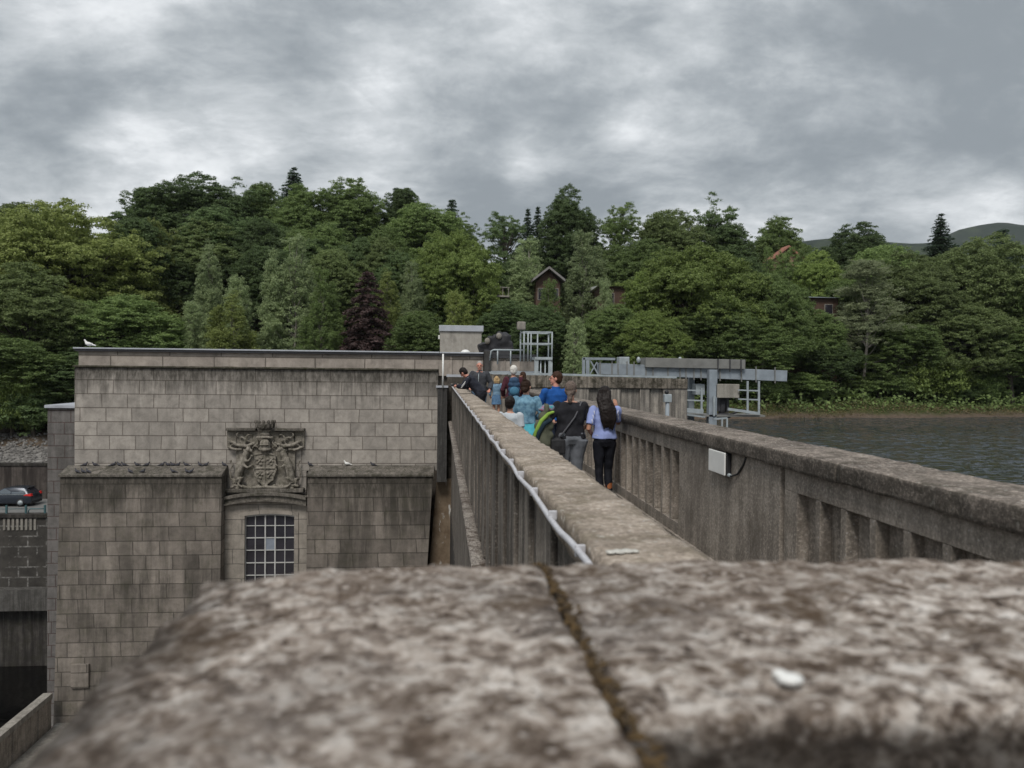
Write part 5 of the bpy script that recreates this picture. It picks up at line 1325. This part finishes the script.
    def shoes(s, mat, name='shoe', hi=0):
        k = s.k; out = []
        for i in (0, 1):
            b = MB(); b.ell(s.an[i]+Vector((0, .05, -.04))*k, (.05*k, .135*k, .047*k)); b.tube([s.an[i]+Vector((0, 0, -.05))*k, s.an[i]+Vector((0, .01, .06))*k]+([s.an[i].lerp(s.kn[i], hi)] if hi else []), [.05*k, .052*k]+([.062*k] if hi else []), 12)
            out.append(s.put(name, sculpt(b, .01, 1), mat))
        return out
    def hair(s, mat, style='short', vol=.014, extra=None):
        k = s.k; R3 = s.HT.to_3x3(); b = MB()
        b.ell(s.Hh((0, -.022, 1.683)), ((.078+vol)*k, (.092+vol)*k, (.090+vol)*k), M=R3, nu=18, nv=14)
        b.ell(s.Hh((0, -.045, 1.635)), ((.070+vol)*k, (.06+vol)*k, (.075+vol)*k), M=R3, nu=18, nv=14)
        if style == 'bun': b.ell(s.Hh((0, -.07, 1.765)), (.042*k, .042*k, .042*k)); b.ell(s.Hh((.01, -.10, 1.60)), (.06*k, .035*k, .06*k))
        if style == 'ponytail': b.tube([s.Hh((0, -.10, 1.66)), s.Hh((0, -.15, 1.60)), s.Hh((0, -.15, 1.50)), s.Hh((0, -.13, 1.42))], [.03*k, .036*k, .03*k, .012*k], 10)
        if style == 'low': b.ell(s.Hh((0, -.10, 1.59)), (.045*k, .045*k, .045*k)); b.tube([s.Hh((0, -.10, 1.59)), s.Hh((0, -.115, 1.50)), s.Hh((.01, -.12, 1.45))], [.04*k, .035*k, .012*k], 10)
        if style == 'long':
            for x, e, r in ((-.06, 0, .05), (-.025, .02, .055), (.02, .0, .055), (.06, -.02, .05), (.0, .03, .06)):
                b.tube([s.Hh((x*.9, -.05, 1.70)), s.Hh((x*1.15, -.115, 1.58)), s.T((x*1.4, -.165, 1.42)), s.T((x*1.35+.012, -.175, 1.27)), s.T((x*1.0+.012, -.165, 1.13+e))], [.05*k, r*k, r*1.05*k, r*.9*k, .012*k], 10)
        if style == 'bob':
            for x in (-.075, -.04, 0, .04, .075): b.tube([s.Hh((x, -.05, 1.69)), s.Hh((x*1.1, -.085, 1.58)), s.Hh((x*1.1, -.09, 1.49))], [.04*k, .042*k, .015*k], 9)
        return s.put('hair', sculpt(b, .009, 1, .006, 40), mat)
HAIR = dict(black=cloth('black_hair', (.016, .012, .011), .4, 60, .5), brown=cloth('brown_hair', (.045, .022, .013), .4, 60, .6), dkbrown=cloth('dark_brown_hair', (.028, .015, .010), .4, 60, .6),
            grey=cloth('grey_brown_hair', (.13, .10, .085), .35, 60, .7), white=cloth('white_hair', (.62, .60, .56), .15, 60, .7), blond=cloth('blond_hair', (.42, .29, .15), .25, 60, .6), sgrey=cloth('short_grey_hair', (.36, .33, .31), .2, 60, .7))
def pX(px, s_): return (px-440.6)/s_       # metres to the right of the camera line for a thing seen at s_ px per metre
def pY(s_): return F/s_

# woman with long black hair, lilac top
P = Person(2.36, 11.3, 0, 1.63, R(3), 'woman with long black hair, lilac T-shirt and black leggings against the right parapet', hyaw=R(-25), hpitch=.0, skin=SKIN2,
           elbows=[(-.27, -.05, 1.12), (.25, .14, 1.20)], wrists=[(-.16, .14, 1.02), (.23, .20, 1.44)], curl=.35, knees=(.0, .05), seed=1, stance=.07)
lil = cloth('lilac_jersey', (.28, .34, .62), .1, 5); st = P.top('t_shirt', lil, .97, .75, .016, .05); P.trousers(cloth('black_leggings', (.012, .013, .018), .3, 10, .7), 'leggings', .12, .008, .98); P.shoes(cloth('tan_leather', (.28, .10, .04), .2, 12, .6), 'boot', .55); P.hair(HAIR['black'], 'long', .016)
sb = MB()
for j, z in enumerate((1.03,)): P.loft(sb, [(z-.004, .158+.012, .119+.012), (z+.004, .158+.012, .119+.012)], .012)
for sx in (-1, 1):
    for q in range(3):
        i = 0 if sx < 0 else 1; a_ = P.sh[i].lerp(P.el[i], .1+.22*q); sb.tube([a_+Vector((0, -.069, .02)), a_+Vector((sx*-.012, -.072, -.05))], .008, 5)
P.put('stripe', P.raw(sb), cloth('white_stripes', (.6, .62, .75), .05))
# woman in black T-shirt, grey trousers
P = Person(1.86, 11.3, 0, 1.70, R(4), 'woman in black T-shirt and grey trousers, grey brown hair tied back', w=1.28, hyaw=R(-20), shoulders=1.08, stance=.11,
           elbows=[(-.37, -.06, 1.16), (.30, .03, 1.15)], wrists=[(-.24, .20, 1.14), (.24, .22, 1.05)], curl=1.0)
P.top('t_shirt', cloth('black_cotton', (.022, .022, .026), .3, 9), .93, .72, .012, .03); P.trousers(cloth('grey_trousers', (.15, .16, .18), .18, 8), 'trousers', .07, .02, 1.12); P.shoes(M['black']); P.hair(HAIR['grey'], 'low', .012)
k = P.k
b = MB(); b.tube([P.T((.16, .06, 1.47)), P.T((.15, -.06, 1.475)), P.T((.03, -.165, 1.26)), P.T((-.14, -.16, 1.03)), P.T((-.22, -.12, .92))], .012*k, 6)
bag = empty('shoulder_bag', P.root.matrix_basis @ P.T((-.22, -.14, .84)), 'small black shoulder bag worn on a diagonal strap by the woman in the black T-shirt', 'bag')
b2 = MB(); c_ = P.T((-.22, -.15, .84)); b2.ell(c_, (.105, .06, .12)); b2.box(c_.x-.10, c_.x+.10, c_.y-.05, c_.y+.04, c_.z-.11, c_.z+.09)
me = sculpt(b2, .012, 2); me.transform(P.root.matrix_basis); mesh_obj('bag_body', me, M['black'], bag)
me = P.raw(b); me.transform(P.root.matrix_basis); mesh_obj('strap', me, cloth('strap_webbing', (.10, .10, .11), .1), bag)
# coat over her left arm
ct = empty('coat', P.root.matrix_basis @ Vector((-.46, .05, 1.1)), 'olive coat with lime green lining draped over an arm of the black T-shirt woman', 'coat')
def cw(p): return P.root.matrix_basis @ (Vector(p)*k)
b = MB(); rings = []
for i, (t, w_, zc, dz) in enumerate([(0, .05, 1.34, 0), (1, .12, 1.24, 0), (2, .17, 1.12, 0), (3, .18, .98, 0), (4, .17, .84, 0), (5, .13, .72, 0)]):
    b.ell(cw((-.37-.03*i*.5, -.04, zc)), (w_*.85, .085, .10), nu=12, nv=8)
b.tube([cw((-.30, .0, 1.30)), cw((-.42, -.03, 1.12)), cw((-.40, -.06, .85)), cw((-.36, -.05, .70))], [.07, .10, .11, .08], 10)
mesh_obj('shell', sculpt(b, .014, 2, .014, 9), cloth('olive_cloth', (.10, .105, .075), .2, 7), ct)
b = MB(); lp_ = [cw(p) for p in ((-.27, -.10, 1.33), (-.36, -.125, 1.30), (-.46, -.13, 1.20), (-.535, -.12, 1.05), (-.57, -.10, .90), (-.57, -.08, .82))]
b.tube(lp_, [.018, .026, .032, .030, .022, .012], 9, sx=1.0)
mesh_obj('lining', sculpt(b, .01, 2, .004, 12), cloth('lime_lining', (.24, .38, .07), .1, 9), ct)
b = MB(); b.tube([cw(p) for p in ((-.30, -.115, 1.22), (-.42, -.135, 1.16), (-.50, -.13, 1.02), (-.53, -.11, .84))], [.03, .038, .036, .02], 8)
mesh_obj('inner_fold', sculpt(b, .01, 2), cloth('navy_lining', (.02, .035, .05), .2), ct)
b = MB()
for q in ((-.30, -.02, 1.38, .07), (-.37, -.01, 1.39, .06), (-.43, -.02, 1.36, .055)): b.ell(cw(q[:3]), (q[3], .06, q[3]*.7))
sc_ = empty('scarf', cw((-.36, -.02, 1.38)), 'bundled pink and teal scarf lying on top of the olive coat', 'scarf')
mesh_obj('fold', sculpt(b, .012, 1, .01, 20), cloth('pink_teal_scarf', (.45, .16, .28), .2, 22, c2=(.04, .30, .33)), sc_)

# man in blue shirt, head turned left
P = Person(pX(557, 55), pY(55), 0, 1.84, R(14), 'man in a royal blue long sleeved shirt looking to the left', w=1.1, hyaw=R(62), shoulders=1.06, elbows=[(-.30, .06, 1.16), (.29, -.02, 1.14)], wrists=[(-.18, .26, 1.12), (.22, .22, 1.06)], skin=SKINR)
P.top('shirt', cloth('royal_blue_shirt', (.018, .085, .30), .2, 7), .93, 1.9, .02, .01, collar=True); P.trousers(cloth('dark_jeans', (.04, .05, .08), .2)); P.shoes(M['black']); P.hair(HAIR['brown'], 'short', .008)
# woman in denim jacket
P = Person(pX(527, 58), pY(58), 0, 1.69, R(-2), 'woman with a brown hair bun in a light denim jacket and turquoise skirt', w=1.1, shoulders=1.0, hyaw=R(-28), elbows=[(-.25, .0, 1.14), (.29, -.02, 1.16)], wrists=[(-.17, .22, 1.1), (.2, .18, 1.08)])
P.top('denim_jacket', cloth('light_denim', (.115, .24, .36), .28, 16, c2=(.20, .36, .47)), .99, 1.9, .018, .0, .009, collar=True, hem=.0); P.skirt(cloth('turquoise_cotton', (.10, .45, .55), .15, 8)); P.shoes(M['white']); P.hair(HAIR['dkbrown'], 'bun', .012)
# boy
P = Person(pX(511, 64), pY(64), 0, 1.44, R(-12), 'boy with short black hair in a pale grey T-shirt close behind the left parapet', hyaw=R(-8), w=.95)
P.top('t_shirt', cloth('pale_grey_cotton', (.50, .54, .58), .06, 6), .93, .8, .016, .03); P.trousers(cloth('navy_shorts', (.03, .04, .07), .2), 'shorts', .58); P.shoes(M['white']); P.hair(HAIR['black'], 'short', .022)
# grey haired woman with backpack
P = Person(pX(514, 40), pY(40), .3, 1.68, R(0), 'white haired woman in a maroon top carrying a navy backpack', w=1.1, elbows=[(-.28, .0, 1.14), (.28, .0, 1.14)], wrists=[(-.24, .16, .98), (.24, .16, .98)])
P.top('sweater', cloth('maroon_knit', (.075, .025, .035), .2), .93, 1.9, .022, .01); P.trousers(cloth('dark_trousers', (.03, .03, .04), .2)); P.shoes(M['black']); P.hair(HAIR['white'], 'short', .020)
mw = P.root.matrix_basis; k = P.k
bp = empty('backpack', mw @ Vector((0, -.2, 1.2)), 'navy and blue backpack on the back of the white haired woman', 'backpack')
b = MB(); 
for z, r in ((1.03, .15), (1.15, .165), (1.28, .16), (1.38, .13)): b.ell(mw @ (Vector((0, -.21, z))*k), (r, .105, .10))
mesh_obj('pack_body', sculpt(b, .014, 2, .006, 14), cloth('navy_nylon', (.035, .07, .13), .25, 9, .6), bp)
b = MB(); b.ell(mw @ (Vector((0, -.30, 1.12))*k), (.125, .06, .11)); mesh_obj('front_pocket', sculpt(b, .012, 2), cloth('teal_blue_nylon', (.06, .17, .27), .2, 9, .6), bp)
for sx in (-1, 1):
    b = MB(); b.tube([mw @ (Vector(p)*k) for p in ((sx*.10, -.15, 1.42), (sx*.115, -.02, 1.50), (sx*.12, .12, 1.40), (sx*.14, .13, 1.2), (sx*.15, -.05, 1.08))], .022, 8); b.build('strap', M['black'], bp)
# brown haired woman beyond
P = Person(pX(523, 34), pY(34), .3, 1.53, R(40), 'person with shoulder length brown hair mostly hidden behind the bun and the backpack', hyaw=R(30), elbows=None)
P.top('top', cloth('rust_top', (.14, .05, .04), .2), .93, 1.7); P.trousers(cloth('black_jeans', (.02, .02, .024), .2)); P.shoes(M['black']); P.hair(HAIR['brown'], 'bob', .012)
# blonde girl
P = Person(pX(497, 31), pY(31), .3, 1.38, R(2), 'blonde girl in a blue denim dress seen from behind', w=.95, elbows=[(-.27, -.02, 1.16), (.27, -.02, 1.16)], wrists=[(-.24, .08, .95), (.24, .08, .95)])
dn = cloth('girl_denim', (.10, .19, .32), .2, 16); P.top('jacket', cloth('pale_denim', (.16, .26, .36), .2, 16), 1.0, 1.85, .018); 
P.skirt(dn, 1.03, .62, .03); P.shoes(M['white']); P.hair(HAIR['blond'], 'bob', .014)
# grey haired man facing us
P = Person(1.13, 23.0, .3, 1.83, R(168), 'grey haired man in a dark grey jacket facing the camera beside the leaning man', w=1.15, shoulders=1.05, hyaw=R(6), hpitch=.15, skin=SKINR, elbows=[(-.32, -.05, 1.16), (.32, .02, 1.15)], wrists=[(-.30, .14, .98), (.24, .24, 1.06)])
P.top('jacket', cloth('charcoal_jacket', (.055, .058, .066), .2, 8), .92, 1.9, .03, .01, collar=True); P.trousers(cloth('blue_jeans', (.10, .15, .22), .2)); P.shoes(M['black']); P.hair(HAIR['sgrey'], 'short', .003)
b = MB(); b.tube([P.T((0, .155, 1.42)), P.T((0, .175, 1.2)), P.T((0, .17, .95))], .008, 6); P.put('zip', P.raw(b), M['galv'])
# leaning man
P = Person(1.07, 20.8, .3, 1.80, R(78), 'dark haired man in black tracksuit top with white sleeve stripes, leaning over the left parapet', w=1.1, lean=R(40), hpitch=R(10), hyaw=R(-20), skin=SKINR, knees=(.06, .02),
           elbows=[(-.26, .44, 1.12), (.22, .40, 1.10)], wrists=[(-.13, .60, 1.13), (.06, .60, 1.13)], curl=.9)
P.top('tracksuit_top', cloth('black_tracksuit', (.022, .024, .034), .25, 9, .7), .93, 1.9, .022, .0, collar=True); P.trousers(cloth('black_track_trousers', (.02, .02, .025), .2)); P.shoes(M['white']); P.hair(HAIR['black'], 'short', .010)
b = MB(); 
for i in (0, 1):
    sg = -1 if i == 0 else 1
    for o in (0, .03): b.tube([P.sh[i]+Vector((sg*.045, 0, .055-o)), P.sh[i].lerp(P.el[i], .5)+Vector((sg*.070, 0, .02-o)), P.el[i]+Vector((sg*.062, 0, .01-o)), P.el[i].lerp(P.wr[i], .8)+Vector((sg*.048, 0, .02-o))], .008, 6)
P.put('sleeve_stripe', P.raw(b), M['white'])
cmo = P.root.matrix_basis @ ((P.wr[0]+P.wr[1])/2+Vector((0, .07, .03)))
cmr = empty('camera_body', cmo, 'small dark camera held over the parapet by the leaning man', 'camera')
b = MB(); b.box(cmo.x-.05, cmo.x+.05, cmo.y-.07, cmo.y+.07, cmo.z-.04, cmo.z+.045); b.build('case', M['black'], cmr, bevel=.01)
MB().tube([cmo+Vector((-.05, 0, 0)), cmo+Vector((-.11, 0, -.01))], .033, 12).build('lens', M['dark_metal'], cmr)

# ---------------------------------------------------------------- birds
def bird(px, py, Y, label, mat, s_=1.0, face=1, cat='pigeon', name='pigeon', z=None, grp=None, X=None):
    q = at(px, py, Y); zz_ = z if z is not None else q.z
    r = empty(name, (q.x, Y, zz_), label, cat, grp); b = MB()
    def V_(x, y, z): return Vector((q.x+face*x*s_, Y+y*s_, zz_+z*s_))
    b.tube([V_(-.17, 0, .10), V_(-.10, 0, .115), V_(0, 0, .13), V_(.09, 0, .17)], [.018*s_, .05*s_, .075*s_, .055*s_], 10)
    b.tube([V_(.07, 0, .17), V_(.11, 0, .23), V_(.125, 0, .265)], [.05*s_, .035*s_, .03*s_], 8); b.ell(V_(.13, 0, .27), (.034*s_, .03*s_, .03*s_))
    b.tube([V_(.155, 0, .268), V_(.19, 0, .258)], [.012*s_, .004*s_], 6); b.tube([V_(-.15, 0, .10), V_(-.26, 0, .075)], [.035*s_, .02*s_], 6, sx=1.6)
    b.ell(V_(-.02, .05, .135), (.12*s_, .03*s_, .045*s_)); b.ell(V_(-.02, -.05, .135), (.12*s_, .03*s_, .045*s_))
    mesh_obj('body', sculpt(b, .012*s_, 1), mat, r)
    b = MB()
    for y in (-.025, .025): b.tube([V_(.0, y, .07), V_(.01, y, 0)], .007*s_, 5)
    b.build('leg', M['dark_metal'], r); return r
pg = plain('pigeon_grey', (.045, .045, .055), .7, 0, .3, 30)
src = None; rnd = random.Random(8)
zl_ = fz(466.5)+.06
spots = [(85, 0), (95, 0), (113, 0), (119, 0), (124, 0), (137, 0), (147, 0), (162, 0), (168, 0), (173, 0), (178, 0), (186, 0), (200, 0), (206, 0), (224, 0), (77, 1), (83, 1), (88, 1), (130, 1), (143, 1), (173, 1), (187, 1), (191, 1), (310, 0), (373, 0)]
where = ['leftmost', 'second', 'third']
for i, (px, row) in enumerate(spots):
    Yb = FY-.10 if row == 0 else LY+.12
    zb_2 = zl_-.06 if row == 0 else zlo+.135
    X = at(px, 466 if row == 0 else 471, Yb).x
    lab = 'dark pigeon resting on the mossy ledge left of the carved arms'; grp = 'pigeons on the mossy ledge'
    if px == 310: lab = 'dark pigeon alone just right of the carved arms'
    if px == 373: lab = 'dark pigeon alone right of the white gull'
    if src is None:
        src = bird(px, 466, Yb, lab, pg, .8, 1, z=zb_2, grp=grp)
        base = src
    else:
        r = base.copy(); COL.objects.link(r); r.location = (X, Yb, zb_2); r['label'] = lab; r['group'] = grp
        r.rotation_euler = (0, 0, rnd.choice((0, 3.14, .5, 2.6, -.4)))
        for ch in list(base.children): c = ch.copy(); COL.objects.link(c); c.parent = r
gw = plain('gull_white', (.72, .72, .70), .6, 0, .05)
bird(347, 466, FY-.10, 'white gull sitting on the ledge between the arms and the walkway', gw, .95, -1, 'gull', 'gull', z=zl_-.035)
bird(88.5, 347, FY+.2, 'pale gull standing on the lead capping at the top left corner of the building', gw, 1.25, -1, 'gull', 'gull', z=zt+.0)

# ---------------------------------------------------------------- parked car (rear quarter towards us)
def car():
    Y = 67.0; q = at(31.5, 498, Y); xr_ = q.x; zg = -9.346; L = 4.35
    r = empty('parked_car', (xr_-L/2, Y+.9, zg), 'dark blue grey hatchback with red tail lamp parked above the river wall', 'car')
    paint = plain('dark_car_paint', (.035, .042, .055), .25, .3, .05)
    def Sx(u): return xr_-u         # u metres forward of the tail (car points left)
    prof = [(0.02, .45), (.05, .85), (.10, 1.0), (.30, 1.08), (.55, 1.42), (.75, 1.49), (1.6, 1.52), (2.2, 1.46), (3.0, 1.05), (3.9, .92), (4.25, .75), (4.33, .45), (4.2, .25), (.15, .25)]
    b = MB(); n = len(prof); rows = []
    for y, sh in ((0, .0), (.08, 1), (.9, 1), (1.72, 1), (1.80, .0)):
        for u, z in prof:
            zz_ = z if sh else (min(z, .98)+.0 if z > .98 else z); ins = .0 if sh else .0
            yy = Y+y+(.18 if y < .9 else -.18)*(1 if z > 1.1 and sh else 0)*(y != .9)
            rows.append((Sx(u), yy, zg+zz_))
    fs = [(j*n+i, j*n+(i+1) % n, (j+1)*n+(i+1) % n, (j+1)*n+i) for j in range(4) for i in range(n)]+[tuple(range(n)), tuple(reversed(range(4*n, 5*n)))]
    b.add(rows, fs, 0, True); body = b.build('body', paint, r, bevel=.03)
    for u0, u1, u2, u3 in ((.55, .80, 1.55, 1.55), (1.62, 1.62, 2.2, 2.82)):
        g_ = MB(); y = Y+.16
        z0_, z1_ = 1.03, 1.42
        g_.hexa([(Sx(u3), Y+.01, zg+z0_), (Sx(u0), Y+.01, zg+z0_), (Sx(u0), Y+.05, zg+z0_), (Sx(u3), Y+.05, zg+z0_)], [(Sx(u2), Y+.235, zg+z1_), (Sx(u1), Y+.235, zg+z1_), (Sx(u1), Y+.28, zg+z1_), (Sx(u2), Y+.28, zg+z1_)])
        g_.build('side_window', plain('car_glass', (.08, .10, .12), .15, 0, .1), r)
    MB().hexa([(Sx(.22), Y+.3, zg+1.08), (Sx(.18), Y+.3, zg+1.06), (Sx(.18), Y+1.5, zg+1.06), (Sx(.22), Y+1.5, zg+1.08)], [(Sx(.56), Y+.35, zg+1.43), (Sx(.52), Y+.35, zg+1.45), (Sx(.52), Y+1.45, zg+1.45), (Sx(.56), Y+1.45, zg+1.43)]).build('rear_window', M['glass'], r)
    red = plain('red_lamp', (.65, .03, .025), .3)
    for y in (Y-.015, Y+1.5): MB().hexa([(Sx(.62), y, zg+.88), (Sx(.02), y, zg+.84), (Sx(.02), y+.3, zg+.84), (Sx(.62), y+.3, zg+.88)], [(Sx(.45), y, zg+1.0), (Sx(.08), y, zg+1.03), (Sx(.08), y+.3, zg+1.03), (Sx(.45), y+.3, zg+1.0)]).build('tail_lamp', red, r, bevel=.01)
    MB().box(Sx(3.0), Sx(.3), Y-.012, Y+.02, zg+.96, zg+.985).build('chrome_strip', M['galv'], r)
    MB().box(Sx(4.3), Sx(0), Y+.02, Y+1.78, zg+.22, zg+.42).build('bumper', M['black'], r, bevel=.04)
    MB().box(Sx(.55), Sx(.38), Y+.35, Y+1.45, zg+1.45, zg+1.50).build('spoiler', M['black'], r, bevel=.01)
    for u in (.85, 3.45):
        for y in (Y-.02, Y+1.62):
            w_ = MB().tube([(Sx(u), y, zg+.31), (Sx(u), y+.2, zg+.31)], .31, 22).build('wheel', M['black'], r)
            MB().tube([(Sx(u), y-.012, zg+.31), (Sx(u), y+.05, zg+.31)], .20, 16).build('rim', M['galv'], w_)
    MB().tube([(Sx(1.6), Y+.9, zg+1.51), (Sx(1.45), Y+.9, zg+1.75)], .012, 5).build('aerial', M['black'], r)
car()
if 'BENCH' in globals(): bpy.data.scenes.remove(BENCH)

# ---------------------------------------------------------------- thin summer air
n = NT('air'); n.t.nodes.remove(n.b); pv = n.n('ShaderNodeVolumePrincipled'); pv.inputs['Color'].default_value = (.86, .9, .95, 1); pv.inputs['Density'].default_value = .00007; pv.inputs['Anisotropy'].default_value = .2
n.l(pv.outputs[0], n.out.inputs['Volume'])
tag(MB().box(-3700, 3700, -1000, 4100, -80, 420).build('haze', n.m), kind='stuff')
S.cycles.volume_step_rate = 4; S.cycles.volume_max_steps = 64

q = at(623, 559, 2.44)
b = MB()
for dx, dy, r in ((0, 0, .013), (.016, .004, .012), (-.015, -.003, .010), (.03, .002, .008)): b.ell((q.x+dx*1.8, 2.50+dy*2, 1.281), (r*1.7, r*2.4, .004), nu=9, nv=5)
b.build('lichen_patch', plain('pale_lichen', (.50, .49, .45), .9, 0, .2, 60)); tag(bpy.data.objects['lichen_patch'], 'white lichen patch on the near end of the left coping', 'lichen')
